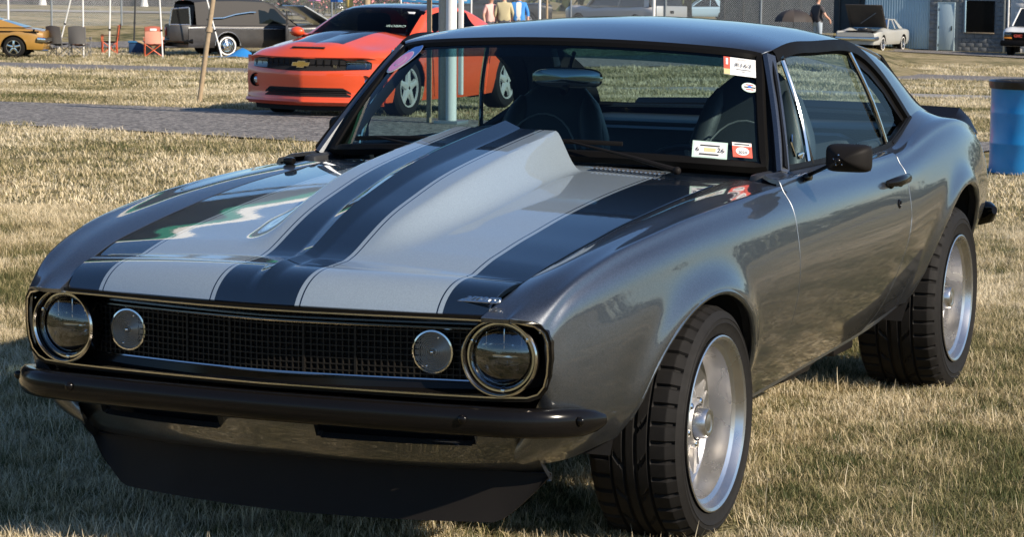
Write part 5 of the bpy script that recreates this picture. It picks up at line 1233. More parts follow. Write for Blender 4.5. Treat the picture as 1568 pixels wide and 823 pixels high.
# ================================================================== poles
mat('pole_white', (.75, .74, .71), .4, var=.1); mat('pole_wood', (.36, .27, .17), .8, var=.3, scale=25, bump=.3, bscale=80); mat('pole_steel', (.36, .38, .39), .4, .7); mat('pole_beige', (.52, .47, .36), .7, var=.2)
def pole(name, label, cat, base, top, r, m, group=None, rings=True, n=12):
    o = thing(name, label, cat, base, 0, group); b = Vector((0, 0, 0)); t = Vector(top)-Vector(base)
    k = MB(); k.tube([tuple(b), tuple(t*.5), tuple(t)], [r, r, r*.96], n); k.build('shaft', m, o)
    if rings: k = MB(); c = t*.3; k.tube([tuple(c-t.normalized()*.03), tuple(c+t.normalized()*.03)], r*1.5, n); k.build('collar', 'black_satin' if 'white' in m else m, o)
    k = MB(); k.lathe([(0, r*2.6), (.012, r*2.6), (.016, r*1.1)], 12, (0, 0, 0), 'z'); k.build('foot', m, o)
    return o
def up(b, h, dx=0, dy=0): return (b[0]+dx, b[1]+dy, b[2]+h)
GP = 'slim white canopy poles'
b = G(-41.4, 58.9); pole('canopy_pole', 'upright white canopy pole just right of the two grey camp chairs', 'pole', b, up(b, 3.0), .025, 'pole_white', GP)
b = G(-40.88, 59.56); pole('canopy_pole', 'upright white canopy pole in front of the dark brown camp chair', 'pole', b, up(b, 3.0, .1), .025, 'pole_white', GP)
b = G(-39.41, 60.4); pole('canopy_pole', 'white canopy pole in front of the salmon camp chair', 'pole', b, up(b, 3.0, -.15), .025, 'pole_white', GP)
b = G(-38.14, 61.95); pole('canopy_pole', 'leaning white canopy pole in front of the hearse', 'pole', b, up(b, 3.0, -.75, -.2), .025, 'pole_white', GP)
b = G(-46.6, 65.0); pole('canopy_pole', 'slanting white canopy pole behind the grey camp chairs', 'pole', b, up(b, 3.0, .9), .025, 'pole_white', GP)
b = G(-45.2, 60.2); pole('canopy_pole', 'white canopy pole rising behind the golden coupe', 'pole', b, up(b, 3.2), .035, 'pole_white', GP)
b = G(-44.3, 66.2); pole('canopy_pole', 'dark canopy pole with a ground stake behind the cooler', 'pole', b, up(b, 3.2, .15), .03, 'tube_dark')
b = G(-14.59, 22.44); pole('wooden_pole', 'leaning weathered wooden pole left of the orange coupe', 'pole', b, up(b, 3.4, .48, .12), .034, 'pole_wood')
b = G(-9.02, 18.32); pole('wooden_pole', 'thin upright wooden pole beside the thick white post', 'pole', b, up(b, 3.6, .0), .030, 'pole_wood', rings=False)
wpz = thing('awning_post', 'thick white awning post with folded frame bars behind the windshield', 'post', G(-8.66, 18.15))
k = MB(); k.tube([(0, 0, 0), (0, 0, 1.8), (-.02, 0, 3.6)], .062, 20); k.build('post', 'pole_white', wpz)
k = MB(); k.box((-.115, .04, 1.75), (.07, .05, 3.5), .008); k.build('frame_bar', 'pole_beige', wpz)
k = MB(); k.box((.105, .03, 1.95), (.05, .05, 3.2), .008); k.build('frame_bar', 'pole_white', wpz)
k = MB(); k.box((-.17, .06, 1.75), (.03, .03, 3.5), .006); k.build('frame_bar', 'pole_steel', wpz)
k = MB(); k.box((0, 0, .03), (.3, .3, .06), .01); k.build('base_plate', 'pole_steel', wpz)

# ================================================================== chain-link fence
fence_pts = [(-100, 42), (-75, 60), (-54.6, 76), (-52.6, 78), (-45, 82), (-35, 84), (-27.4, 86), (-24.6, 87)]
fn = thing('chain_link_fence', 'long chain-link fence with steel posts across the background', 'fence', G(-54.6, 76))
m = bpy.data.materials.new('chain_link'); m.use_nodes = True; n, l = nodes_of(m); b = n['Principled BSDF']; b.inputs['Base Color'].default_value = (.45, .46, .46, 1); b.inputs['Metallic'].default_value = .6; b.inputs['Roughness'].default_value = .5
uv = n.new('ShaderNodeUVMap'); sp = n.new('ShaderNodeSeparateXYZ'); l.new(uv.outputs[0], sp.inputs[0]); outs = []
for sg in ('ADD', 'SUBTRACT'):
    a = n.new('ShaderNodeMath'); a.operation = sg; l.new(sp.outputs[0], a.inputs[0]); l.new(sp.outputs[1], a.inputs[1])
    f = n.new('ShaderNodeMath'); f.operation = 'FRACT'; l.new(a.outputs[0], f.inputs[0]); c = n.new('ShaderNodeMath'); c.operation = 'LESS_THAN'; c.inputs[1].default_value = .13; l.new(f.outputs[0], c.inputs[0]); outs.append(c.outputs[0])
mxm = n.new('ShaderNodeMath'); mxm.operation = 'MAXIMUM'; l.new(outs[0], mxm.inputs[0]); l.new(outs[1], mxm.inputs[1]); l.new(mxm.outputs[0], b.inputs['Alpha']); MAT['chain_link'] = m
fo = Vector(G(-54.6, 76)); 
def fpt(i, dz=0): x, y = fence_pts[i]; return Vector(G(x, y, dz))-fo
for i in range(len(fence_pts)-1):
    A_, B_ = fpt(i), fpt(i+1); Ln = (B_-A_).length; H_ = 2.6
    me = bpy.data.meshes.new('wire_mesh'); me.from_pydata([tuple(A_), tuple(B_), tuple(B_+Vector((0, 0, H_))), tuple(A_+Vector((0, 0, H_)))], [], [(0, 1, 2, 3)]); uvl = me.uv_layers.new(name='UVMap')
    for k, (u, v) in enumerate(((0, 0), (Ln/.085, 0), (Ln/.085, H_/.085), (0, H_/.085))): uvl.data[k].uv = (u, v)
    me.materials.append(m); link(bpy.data.objects.new('wire_mesh', me), fn)
    k = MB(); k.tube([tuple(A_+Vector((0, 0, H_))), tuple(B_+Vector((0, 0, H_)))], .022, 6); k.build('top_rail', 'pole_steel', fn)
    nn = max(1, int(Ln/3.0))
    for j in range(nn):
        p = A_.lerp(B_, j/nn); p.z = float(gz(p.x+fo.x, p.y+fo.y))-fo.z; k = MB(); k.tube([tuple(p), tuple(p+Vector((0, 0, H_+.1)))], .04, 8); k.build('fence_post', 'pole_steel', fn)
# track wall with white marker posts beyond the fence
k = MB(); wl_ = [G(-118, 104), G(-95, 122), G(-72, 139)]
for a, b_ in zip(wl_, wl_[1:]): 
    A_, B_ = Vector(a), Vector(b_); dz = Vector((0, 0, .75)); k.add([tuple(A_), tuple(B_), tuple(B_+dz), tuple(A_+dz)], [(0, 1, 2, 3)]); nrm = (B_-A_).cross(Vector((0, 0, 1))).normalized()*-.3; k.add([tuple(A_+nrm), tuple(A_+nrm+dz), tuple(B_+nrm+dz), tuple(B_+nrm)], [(0, 1, 2, 3)]); k.add([tuple(A_+dz), tuple(B_+dz), tuple(B_+nrm+dz), tuple(A_+nrm+dz)], [(0, 1, 2, 3)])
mat('tyre_wall', (.03, .03, .035), .8, var=.5, scale=2); o = k.build('track_barrier', 'tyre_wall', None, smooth=False); tag(o, 'low dark track barrier beyond the fence at upper left', 'barrier')
A_, B_ = Vector(wl_[0]), Vector(wl_[2])
for j in range(9):
    p = A_.lerp(B_, .05+j*.112); p.z = float(gz(p.x, p.y)); o = thing('marker_post', ('first', 'second', 'third', 'fourth', 'fifth', 'sixth', 'seventh', 'eighth', 'ninth')[j]+' white marker post from the left along the track barrier', 'post', tuple(p+Vector((.35, -.5, 0))), 0, 'white marker posts along the track barrier')
    k = MB(); k.lathe([(0, .26), (.3, .2), (.9, .14), (.95, .001)], 10, (0, 0, 0), 'z'); k.build('cone', 'card_white', o); k = MB(); k.tube([(0, 0, .9), (0, 0, 2.0)], .035, 6); k.build('rod', 'pole_white', o)
# ================================================================== blue barrel
bl = thing('barrel', 'blue trash barrel with black bag rim on the lawn at right', 'barrel', G(-1.12, 13.9))
m_ = mat('barrel_blue', (.015, .26, .62), .35, 0, .3, .2, var=.15, scale=6, rvar=.12)
k = MB(); R_ = .36; k.lathe([(0, R_-.02), (.01, R_), (.05, R_+.003), (.10, R_-.002), (.25, R_-.001), (.26, R_+.002), (.27, R_-.001), (.51, R_), (.52, R_+.002), (.53, R_), (.72, R_), (.735, R_+.010)], 56, (0, 0, 0), 'z', flip=True); k.build('drum', 'barrel_blue', bl)
mat('bag_black', (.012, .011, .011), .3, bump=.6, bscale=30); k = MB(); k.lathe([(.725, R_+.012), (.75, R_+.016), (.785, R_+.018), (.797, R_+.004), (.79, R_-.02), (.5, R_-.03), (.3, .01)], 56, (0, 0, 0), 'z', flip=True, rmod=lambda j, q, a: .003*math.sin(a*23)+.003*math.sin(a*11+j)); k.build('bag_rim', 'bag_black', bl)

# ================================================================== block building at upper right
bd = thing('block_building', 'grey cinder-block building with pale blue door and dark window', 'building', G(-22.0, 97.0))
ux = (Vector((-17.6, 92.6, 0))-Vector((-23.4, 98.1, 0))).normalized(); ang = math.radians(-8); bd.location = G(-23.35, 98.0); bd.rotation_euler = (0, 0, ang)
# local: x along the wall to the right, -y towards the viewer
mat('block_grey', (.17, .18, .185), .9, var=.25, scale=5, bump=.4, bscale=60); mat('mortar', (.23, .235, .235), .95); mat('block_white', (.62, .60, .57), .9, var=.08, scale=5, bump=.3, bscale=60); mat('mortar_white', (.52, .51, .49), .95); mat('door_blue', (.42, .53, .57), .5, var=.06, scale=2); mat('frame_blue', (.30, .45, .55), .5); mat('sill_tan', (.34, .26, .17), .8)
Ww, Hh = 6.2, 4.4
k = MB(); k.box((Ww/2, .16, Hh/2), (Ww, .30, Hh)); k.build('wall_core', 'mortar', bd, smooth=False)
dx0, dx1 = .42, 1.24; wx0, wx1, wz0, wz1 = 1.72, 3.12, .86, 2.28; dz1 = 2.18
bw, bh = .40, .20; bmesh_ = MB(); bmesh_.box((0, 0, 0), (bw-.014, .06, bh-.014), .006); bme = mesh('block', bmesh_.v, bmesh_.f, 'block_grey', True, 30)
half = MB(); half.box((0, 0, 0), (bw/2-.014, .06, bh-.014), .006); hme = mesh('block', half.v, half.f, 'block_grey', True, 30)
cnt = 0
for r in range(14):
    z = bh*(r+.5)
    for c in range(-1, 16):
        x = bw*(c+.5)+(bw/2 if r % 2 else 0)
        if x-bw/2 < -.02 or x+bw/2 > Ww-.6: continue
        inside = lambda x0, x1, z0, z1: x+bw/2 > x0+.02 and x-bw/2 < x1-.02 and z+bh/2 > z0+.02 and z-bh/2 < z1-.02
        if inside(dx0, dx1, 0, dz1) or inside(wx0, wx1, wz0, wz1):
            for hx in (x-bw/4, x+bw/4):
                ih = lambda x0, x1, z0, z1: hx+bw/4 > x0+.03 and hx-bw/4 < x1-.03 and z+bh/2 > z0+.02 and z-bh/2 < z1-.02
                if not ih(dx0, dx1, 0, dz1) and not ih(wx0, wx1, wz0, wz1):
                    o = bpy.data.objects.new('block', hme); o.location = (hx, 0, z); link(o, bd)
            continue
        o = bpy.data.objects.new('block', bme); o.location = (x, 0+random.uniform(-.002, .002), z); link(o, bd)
k = MB(); k.box(((dx0+dx1)/2, -.03, dz1/2), (dx1-dx0-.06, .05, dz1-.06), .006); dd = k.build('door', 'door_blue', bd)
k = MB()
k.box((dx0+.015, -.03, dz1/2), (.05, .09, dz1)); k.box((dx1-.015, -.03, dz1/2), (.05, .09, dz1)); k.box(((dx0+dx1)/2, -.03, dz1-.015), (dx1-dx0, .085, .05)); k.build('door_frame', 'door_blue', bd, smooth=False)
k = MB(); k.box((dx1-.13, -.08, 1.02), (.04, .05, .20), .01); k.build('handle', 'black_satin', dd)
for z in (.25, 1.05, 1.85): k = MB(); k.box((dx0+.05, -.062, z), (.03, .02, .11), .004); k.build('hinge', 'black_satin', dd)
k = MB(); k.box(((wx0+wx1)/2, -.002, (wz0+wz1)/2), (wx1-wx0, .02, wz1-wz0)); mat('dark_pane', (.006, .006, .006), .1, spec=.12); wnd = k.build('window', 'dark_pane', bd, smooth=False)
k = MB(); k.box((wx0+.02, -.03, (wz0+wz1)/2), (.05, .09, wz1-wz0), .005); k.build('jamb', 'frame_blue', wnd); k = MB(); k.box((wx1-.015, -.01, (wz0+wz1)/2), (.03, .08, wz1-wz0), .004); k.build('jamb', 'black_satin', wnd)
k = MB(); k.box(((wx0+wx1)/2, -.045, wz0-.02), (wx1-wx0+.06, .12, .05), .006); k.build('sill', 'sill_tan', wnd)
# downpipe and the white wing
k = MB(); k.box((3.62, -.05, 2.2), (.10, .1, 4.4), .01); k.build('corner_trim', 'pole_beige', bd); k = MB(); k.tube([(3.80, -.08, 0), (3.80, -.08, 4.4)], .045, 10); k.build('downpipe', 'card_white', bd)
k = MB(); k.box((6.4, .02, 2.2), (5.0, .2, 4.4)); k.build('white_wall', 'mortar_white', bd, smooth=False)
wme = mesh('block', bmesh_.v, bmesh_.f, 'block_white', True, 30)
for r in range(14):
    for c in range(7):
        x = 4.12+bw*(c+.5)+(bw/2 if r % 2 else 0); o = bpy.data.objects.new('white_block', wme); o.location = (x, -.09, bh*(r+.5)); link(o, bd)
k = MB(); k.box((4.4, 2.6, 4.5), (9.4, 5.6, .2), .03); k.build('roof', 'grey_paint', bd)
# corrugated lean-to on its left
cs = thing('corrugated_shed', 'pale blue corrugated metal wall left of the block building', 'shed', G(-25.5, 99.0)); cs.location = G(-26.55, 98.6); cs.rotation_euler = (0, 0, ang)
mat('corrugated_blue', (.36, .49, .55), .5, .1, var=.08, scale=1.5)
R = []; nx = 130
for i in range(nx+1): x = 3.26*i/nx; y = .02*math.sin(i*2*math.pi/5.0); R.append([(x, y, 0), (x, y, 4.2)])
k = MB(); k.grid(np.array(R), flip=True); k.build('front_sheet', 'corrugated_blue', cs, sharp=0); k = MB(); k.box((1.63, 2.0, 2.1), (3.2, 3.9, 4.2)); k.build('core', 'mortar', cs, smooth=False)
# dark workshop behind
ws_ = thing('workshop', 'dark workshop wall behind the silver car with its hood up', 'building', G(-31, 103)); ws_.rotation_euler = (0, 0, ang*.5)
k = MB(); k.box((0, 3, 2.2), (8.5, 6, 4.4)); mat('dark_board', (.05, .06, .062), .8, var=.3, scale=3); k.build('wall', 'dark_board', ws_, smooth=False)
for j in range(9): k = MB(); k.box((-4+j, -.03, 2.2), (.06, .06, 4.4)); k.build('batten', 'tube_dark', ws_, smooth=False)

# ================================================================== silver car with hood up
sv = thing('sedan', 'faded silver old sedan with its dark hood raised beside the blue shed', 'car', G(-25.2, 95.2)); sv.rotation_euler = (0, 0, math.radians(-2))
std_paint('faded_silver', (.42, .42, .39))
netS = long_net(-2.5, 2.7, .98, .96, .30, .82, .9)
netS[2] = [(x, y, z-.12 if abs(x) < .8 else z) for x, y, z in netS[2]]; netS[1] = [(x, y, z-.12 if abs(x) < .8 else z) for x, y, z in netS[1]]
body_from_net(sv, netS, 'faded_silver', [(-1.5, .34, .40), (1.5, .34, .40)], 60, 40, .6)
cabin(sv, 'faded_silver', (-.55, 1.7, .97, .98), (.15, 1.1, 1.38, 1.37), .84, .66, rear_pillar=.25, glass='car_glass')
k = MB(); k.box((0, -1.45, .875), (1.35, 1.5, .02)); k.build('engine_bay', 'void_black', sv)
k = MB(); k.box((0, -1.2, .92), (.5, .6, .12), .05); k.lathe([(.98, .001), (1.0, .2), (.94, .22)], 24, (0, -1.3, 0), 'z'); k.build('engine', 'tube_dark', sv)
M = Matrix.Translation((0, -.62, .98)) @ Matrix.Rotation(math.radians(-52), 4, 'X')
mat('hood_under', (.06, .05, .042), .7, var=.3, scale=6)
k = MB(); k.box((0, -.66, 0), (1.70, 1.32, .04), .02); k.v = [tuple(M @ Vector(v)) for v in k.v]; hd = k.build('raised_hood', 'hood_under', sv)
for x in (-.78, .78): k = MB(); k.box((x, -.56, -.03), (.05, 1.08, .03)); k.v = [tuple(M @ Vector(v)) for v in k.v]; k.build('brace', 'hood_under', hd)
k = MB(); k.tube([(-.3, -.3, -.03), (.5, -.9, -.03)], .02, 6); k.v = [tuple(M @ Vector(v)) for v in k.v]; k.build('brace', 'pole_steel', hd)
k = MB(); k.tube([(-.7, -.05, -.03), (.7, -.05, -.03)], .03, 6); k.v = [tuple(M @ Vector(v)) for v in k.v]; k.build('brace', 'frame_blue', hd)
k = MB(); k.tube([(-.98, -2.3, .58), (-.9, -2.56, .55), (.9, -2.56, .55), (.98, -2.3, .58)], .05, 8, ry=.08); k.build('front_bumper', 'chrome', sv)
for sg in (1, -1): gen_wheel(sv, (sg*.95, -1.5, .33), .33, .2, sg, 'chrome', 0, .6, True); gen_wheel(sv, (sg*.95, 1.5, .33), .33, .2, sg, 'chrome', 0, .6, True)
# pale car behind with its hood up too
pv = thing('sedan', 'pale grey car behind the silver sedan showing only its folded raised hood', 'car', G(-25.75, 101.3)); pv.rotation_euler = (0, 0, math.radians(172))
body_from_net(pv, long_net(-2.3, 2.3, .9, .9, .3), 'grey_paint', [(-1.4, .33, .38), (1.4, .33, .38)], 40, 30, .6)
M = Matrix.Translation((0, -.6, .95)) @ Matrix.Rotation(math.radians(-58), 4, 'X'); mat('pale_panel', (.55, .58, .57), .5)
k = MB(); k.add([(-.8, 0, 0), (0, 0, .05), (.8, 0, 0), (.75, -1.25, -.02), (0, -1.3, .06), (-.75, -1.25, -.02)], [(0, 1, 4, 5), (1, 2, 3, 4)]); k.v = [tuple(M @ Vector(v)) for v in k.v]; k.build('raised_hood', 'pale_panel', pv, smooth=False)
for sg in (1, -1): gen_wheel(pv, (sg*.88, -1.4, .32), .32, .2, sg, 'chrome', 0); gen_wheel(pv, (sg*.88, 1.4, .32), .32, .2, sg, 'chrome', 0)

# ================================================================== white van at the right edge
vn = thing('van', 'white work van with black grille and bumper at the right edge', 'van', G(-17.4, 91.9)); vn.rotation_euler = (0, 0, math.radians(-6))
rows = []
for y, w, top in ((-.95, .90, 1.02), (-.8, .97, 1.12), (.0, 1.0, 1.22), (1.0, 1.0, 1.28), (4.2, 1.0, 1.28), (4.5, .97, 1.26)):
    rows.append([(0, y, top), (w*.5, y, top), (w*.86, y, top-.02), (w*.98, y, top-.1), (w, y, top-.25), (w, y, .75), (w*.98, y, .52), (w*.95, y, .42)])
body_from_net(vn, rows, 'white_paint', [(0, .36, .43), (3.4, .36, .43)], 50, 36, .6)
cabin(vn, 'white_paint', (.35, 4.45, 1.24, 1.27), (1.0, 4.35, 1.98, 1.98), .96, .82, rear_pillar=.6)
k = MB(); k.box((0, -.96, .84), (1.72, .06, .34), .02); gr2 = k.build('grille', 'black_matte', vn)
for z in (.74, .81, .88, .95): k = MB(); k.box((0, -.995, z), (1.1, .012, .02)); k.build('grille_bar', 'black_satin', gr2)
cd = bpy.data.curves.new('t', 'FONT'); cd.body = 'GMC'; cd.size = .16; cd.extrude = .006; cd.align_x = 'CENTER'; cd.align_y = 'CENTER'; cd.offset = .006
text_mesh(cd, 'badge', 'card_red', gr2, Matrix.Translation((-.25, -1.01, .85)) @ Matrix.Rotation(math.pi/2, 4, 'X'))
for sg in (1, -1):
    k = MB(); k.box((sg*.68, -.985, .90), (.30, .04, .15), .02); hl2 = k.build('headlight', 'lamp_glass', vn); k = MB(); k.box((sg*.68, -.97, .90), (.26, .02, .11), .02); k.build('reflector', 'lamp_housing', hl2)
    k = MB(); k.box((sg*.70, -.985, .765), (.36, .04, .075), .01); k.build('turn_signal', 'orange_lens', vn)
    gen_wheel(vn, (sg*.98, 0, .37), .37, .23, sg, 'tube_grey', 0); gen_wheel(vn, (sg*.98, 3.4, .37), .37, .23, sg, 'tube_grey', 0)
k = MB(); k.box((0, -1.04, .55), (1.96, .22, .24), .05); k.build('front_bumper', 'black_matte', vn)
k = MB(); k.box((0, 0, .12), (.9, .5, .24), .02); o = k.build('storage_tub', 'tarp_blue', None); o.location = G(-16.6, 91.2); tag(o, 'blue plastic tub on the ground under the white van', 'tub')

# ================================================================== pickups and cars behind the fence
bt_ = thing('pickup', 'black pickup behind the fence beside the blue banner', 'truck', G(-39.2, 84.5)); bt_.rotation_euler = (0, 0, math.radians(-60))
body_from_net(bt_, long_net(-2.7, 2.8, .98, 1.12, .45, 1.05, 1.1), 'black_paint', [(-1.75, .40, .46), (1.7, .40, .46)], 40, 30, .6)
cabin(bt_, 'black_paint', (-.9, 1.1, 1.12, 1.14), (-.3, .95, 1.82, 1.82), .9, .74)
for sg in (1, -1): gen_wheel(bt_, (sg*.97, -1.75, .40), .40, .25, sg); gen_wheel(bt_, (sg*.97, 1.7, .40), .40, .25, sg)
st_ = thing('pickup', 'pale silver crew-cab pickup with grey tailgate behind the fence', 'truck', G(-33.7, 86.8)); st_.rotation_euler = (0, 0, math.radians(-118))
std_paint('champagne', (.52, .49, .46))
body_from_net(st_, long_net(-2.9, 2.9, 1.0, 1.18, .5, 1.1, 1.16), 'champagne', [(-1.9, .42, .48), (1.8, .42, .48)], 40, 30, .6)
cabin(st_, 'champagne', (-1.4, 2.6, 1.2, 1.2), (-.7, 2.4, 1.90, 1.88), .92, .78, rear_pillar=.08)
k = MB(); k.box((0, 2.95, .95), (1.7, .05, .6), .02); k.build('tailgate', 'grey_paint', st_); k = MB(); k.box((0, 2.985, 1.0), (.2, .02, .12), .01); k.build('handle', 'black_satin', st_)
for sg in (1, -1): gen_wheel(st_, (sg*.98, -1.9, .40), .40, .25, sg); gen_wheel(st_, (sg*.98, 1.8, .40), .40, .25, sg)
for j, (x, y, rz, mm, lab) in enumerate(((-44.8, 138, -1.2, 'white_paint', 'white parked car seen through the fence left of the umbrella'), (-49.0, 139, -1.1, 'frame_blue', 'light blue parked car seen through the fence, further left'))):
    pc = thing('parked_car', lab, 'car', G(x, y), rz, 'cars parked behind the fence'); body_from_net(pc, long_net(-2.2, 2.2, .88, .92, .28), mm, [(-1.3, .32, .37), (1.35, .32, .37)], 36, 26, .55); cabin(pc, mm, (-.7, 1.6, .93, .95), (.0, 1.0, 1.42, 1.40), .80, .62)
    for sg in (1, -1): gen_wheel(pc, (sg*.86, -1.3, .31), .31, .2, sg); gen_wheel(pc, (sg*.86, 1.35, .31), .31, .2, sg)
# banner, umbrella
bn = thing('banner', 'light blue banner with white lettering behind the orange coupe', 'banner', G(-28.2, 57.6), math.radians(18)); mat('banner_blue', (.06, .27, .55), .6)
k = MB(); k.box((0, 0, 2.12), (2.1, .02, 1.1), .004); k.build('cloth', 'banner_blue', bn)
for x in (-1.05, 1.05): k = MB(); k.tube([(x, 0, 0), (x, 0, 3.0)], .025, 8); k.build('stake', 'pole_white', bn)
for x, w in ((-.75, .3), (-.35, .34), (.05, .26), (.42, .3), (.78, .28)): k = MB(); k.box((x, -.014, 1.72), (w, .006, .16), .002, Matrix.Rotation(.08, 3, 'Y')); k.build('lettering', 'card_white', bn)
um = thing('umbrella', 'open black umbrella standing left of the man in the cap', 'umbrella', G(-20.18, 67.55)); mat('umbrella_cloth', (.035, .028, .025), .7); mat('umbrella_cloth2', (.07, .055, .045), .7)
for j in range(10):
    a0, a1 = 2*math.pi*j/10, 2*math.pi*(j+1)/10; R = []
    for t in np.linspace(0, 1, 7): R.append([(.66*math.sin(t*1.45)/math.sin(1.45)*math.cos(a)*(1-.05*math.sin(math.pi*s)*t), .66*math.sin(t*1.45)/math.sin(1.45)*math.sin(a)*(1-.05*math.sin(math.pi*s)*t), 1.34-.46*(1-math.cos(t*1.45))) for s, a in zip(np.linspace(0, 1, 5), np.linspace(a0, a1, 5))])
    k = MB(); k.grid(np.array(R)); k.build('canopy_panel', 'umbrella_cloth2' if j % 3 == 1 else 'umbrella_cloth', um)
k = MB(); k.tube([(0, 0, .0), (0, 0, 1.38)], .012, 6); k.build('shaft', 'tube_dark', um)

# ================================================================== people
mat('skin', (.55, .30, .21), .55); mat('hair', (.16, .13, .11), .8); mat('shirt_dark', (.055, .05, .052), .9, bump=.3, bscale=40); mat('jeans_pale', (.34, .40, .46), .9); mat('shirt_pink', (.72, .42, .38), .9); mat('shirt_sand', (.50, .43, .26), .9); mat('jacket_blue', (.05, .25, .62), .8); mat('shirt_white', (.72, .69, .62), .9); mat('trousers', (.10, .10, .12), .9); mat('cap_navy', (.03, .035, .055), .8); mat('shoe', (.05, .045, .04), .7)
def person(label, loc, rz, h, top, legs, pose='stand', cap=None, sleeve=.5, belly=1.0, open_shirt=None):
    """one continuous skinned body; zones of the mesh take the clothing materials"""
    s = h/1.75; p = thing('person', label, 'person', loc, rz)
    J = {'pel': (0, 0, .95, .145*belly), 'bel': (0, -.01*belly, 1.08, .145*belly), 'chest': (0, 0, 1.28, .165), 'neck0': (0, .01, 1.45, .075), 'neck': (0, .0, 1.52, .058), 'head0': (0, -.015, 1.585, .075), 'head': (0, -.015, 1.655, .092), 'top': (0, -.005, 1.715, .07)}
    for sg, q in ((1, 'l'), (-1, 'r')):
        if pose == 'reach': el, ha = ((sg*.33, -.02, 1.14), (sg*.33, -.22, 1.02)) if sg < 0 else ((sg*.30, .02, 1.12), (sg*.30, -.08, .90))
        else: el, ha = (sg*.27, .03, 1.12), (sg*.27, -.06, .88)
        J['sh'+q] = (sg*.185, .01, 1.40, .075); J['el'+q] = (*el, .048); J['wr'+q] = (*ha, .032); J['ha'+q] = (ha[0], ha[1]-.03, ha[2]-.08, .036); J['fi'+q] = (ha[0], ha[1]-.045, ha[2]-.15, .018)
        J['hi'+q] = (sg*.095, 0, .88, .105); J['kn'+q] = (sg*.105, -.02, .50, .066); J['an'+q] = (sg*.11, .02, .10, .045); J['to'+q] = (sg*.125, -.14, .045, .042)
    E2 = [('pel', 'bel'), ('bel', 'chest'), ('chest', 'neck0'), ('neck0', 'neck'), ('neck', 'head0'), ('head0', 'head'), ('head', 'top')]
    for q in 'lr': E2 += [('chest', 'sh'+q), ('sh'+q, 'el'+q), ('el'+q, 'wr'+q), ('wr'+q, 'ha'+q), ('ha'+q, 'fi'+q), ('pel', 'hi'+q), ('hi'+q, 'kn'+q), ('kn'+q, 'an'+q), ('an'+q, 'to'+q)]
    ks = list(J); me = bpy.data.meshes.new('tmp'); me.from_pydata([tuple(c*s for c in J[k][:3]) for k in ks], [(ks.index(a), ks.index(b)) for a, b in E2], []); o = bpy.data.objects.new('tmp', me); COL.objects.link(o)
    md = o.modifiers.new('s', 'SKIN'); md.use_smooth_shade = True
    sv_ = me.skin_vertices[0].data
    for i, k in enumerate(ks): sv_[i].radius = (J[k][3]*s*(1.15 if k in ('chest', 'bel', 'pel') else 1), J[k][3]*s*(.85 if k in ('chest', 'bel', 'pel') else 1)); sv_[i].use_root = (k == 'pel')
    o.modifiers.new('u', 'SUBSURF').levels = 2; o.modifiers['u'].render_levels = 2
    dg = bpy.context.evaluated_depsgraph_get(); m2 = bpy.data.meshes.new_from_object(o.evaluated_get(dg)); bpy.data.objects.remove(o); m2.name = 'body'
    m2.materials.clear()
    for q in (top, legs, 'skin', 'hair', 'shoe', open_shirt or top): m2.materials.append(MAT[q])
    for f in m2.polygons:
        c = f.center/s; ax = abs(c.x); f.use_smooth = True
        if c.z < .10: f.material_index = 4
        elif ax > .225 and c.z < 1.40-.30*sleeve: f.material_index = 2
        elif c.z < .93 and ax < .24: f.material_index = 1
        elif c.z > 1.50: f.material_index = 3 if (c.z > 1.69 or (c.y > .03 and c.z > 1.57)) else 2
        elif open_shirt and ax < .065 and c.y < 0 and c.z < 1.46: f.material_index = 5
        else: f.material_index = 0
    b = link(bpy.data.objects.new('body', m2), p)
    k = MB()
    k.ball((0, -.105*s, 1.635*s), .014*s, 8, 6, (1, 1.2, 1.6)); k.build('nose', 'skin', p)
    for sg in (1, -1): k = MB(); k.ball((sg*.088*s, .0, 1.64*s), .022*s, 8, 6, (.5, 1, 1.4)); k.build('ear', 'skin', p); k = MB(); k.ball((sg*.033*s, -.095*s, 1.665*s), .010*s, 8, 6); k.build('eye', 'ink', p)
    k = MB(); k.box((0, -.098*s, 1.595*s), (.045*s, .012*s, .008*s), .002); k.build('mouth', 'canvas_rust', p)
    if cap:
        k = MB(); k.lathe([(1.685*s, .098*s), (1.72*s, .097*s), (1.755*s, .075*s), (1.775*s, .03*s), (1.778*s, .001)], 20, (0, -.008*s, 0), 'z'); cp = k.build('cap', cap, p)
        R = [[(.085*s*math.sin(a)*(1), -.09*s*math.cos(a)-.008*s-t*.085*s*math.cos(a)**.5, 1.69*s-t*.012) for a in np.linspace(-1.1, 1.1, 11)] for t in (0, .5, 1)]; k = MB(); k.grid(np.array(R)); k.build('peak', cap, cp)
    return p
person('man in dark T-shirt, pale jeans and navy cap by the open hood', G(-19.4, 67.65), math.radians(150), 1.78, 'shirt_dark', 'jeans_pale', 'reach', 'cap_navy', .55, 1.15)
person('person in a pink shirt with arms down behind the roof', G(-27.45, 59.85), math.radians(60), 1.70, 'shirt_pink', 'trousers', 'stand', None, .7, 1.1)
person('person in a long sand-coloured shirt between pink and blue', G(-27.05, 59.95), math.radians(200), 1.78, 'shirt_sand', 'trousers', 'stand', None, 1.2, 1.25)
person('person in an open blue jacket over a white shirt', G(-26.65, 60.15), math.radians(20), 1.80, 'jacket_blue', 'trousers', 'stand', None, 1.2, 1.1, 'shirt_white')
for x, y, lab, mm, r in ((-26.05, 60.35, 'white upright pole right of the person in the blue jacket', 'pole_white', .04), (-25.85, 60.45, 'brown wooden pole right of the white upright pole', 'pole_wood', .035), (-23.9, 64.5, 'white pole in front of the silver pickup tailgate', 'pole_white', .05)):
    b = G(x, y); pole('tent_pole', lab, 'pole', b, up(b, 3.4), r, mm, rings=False)
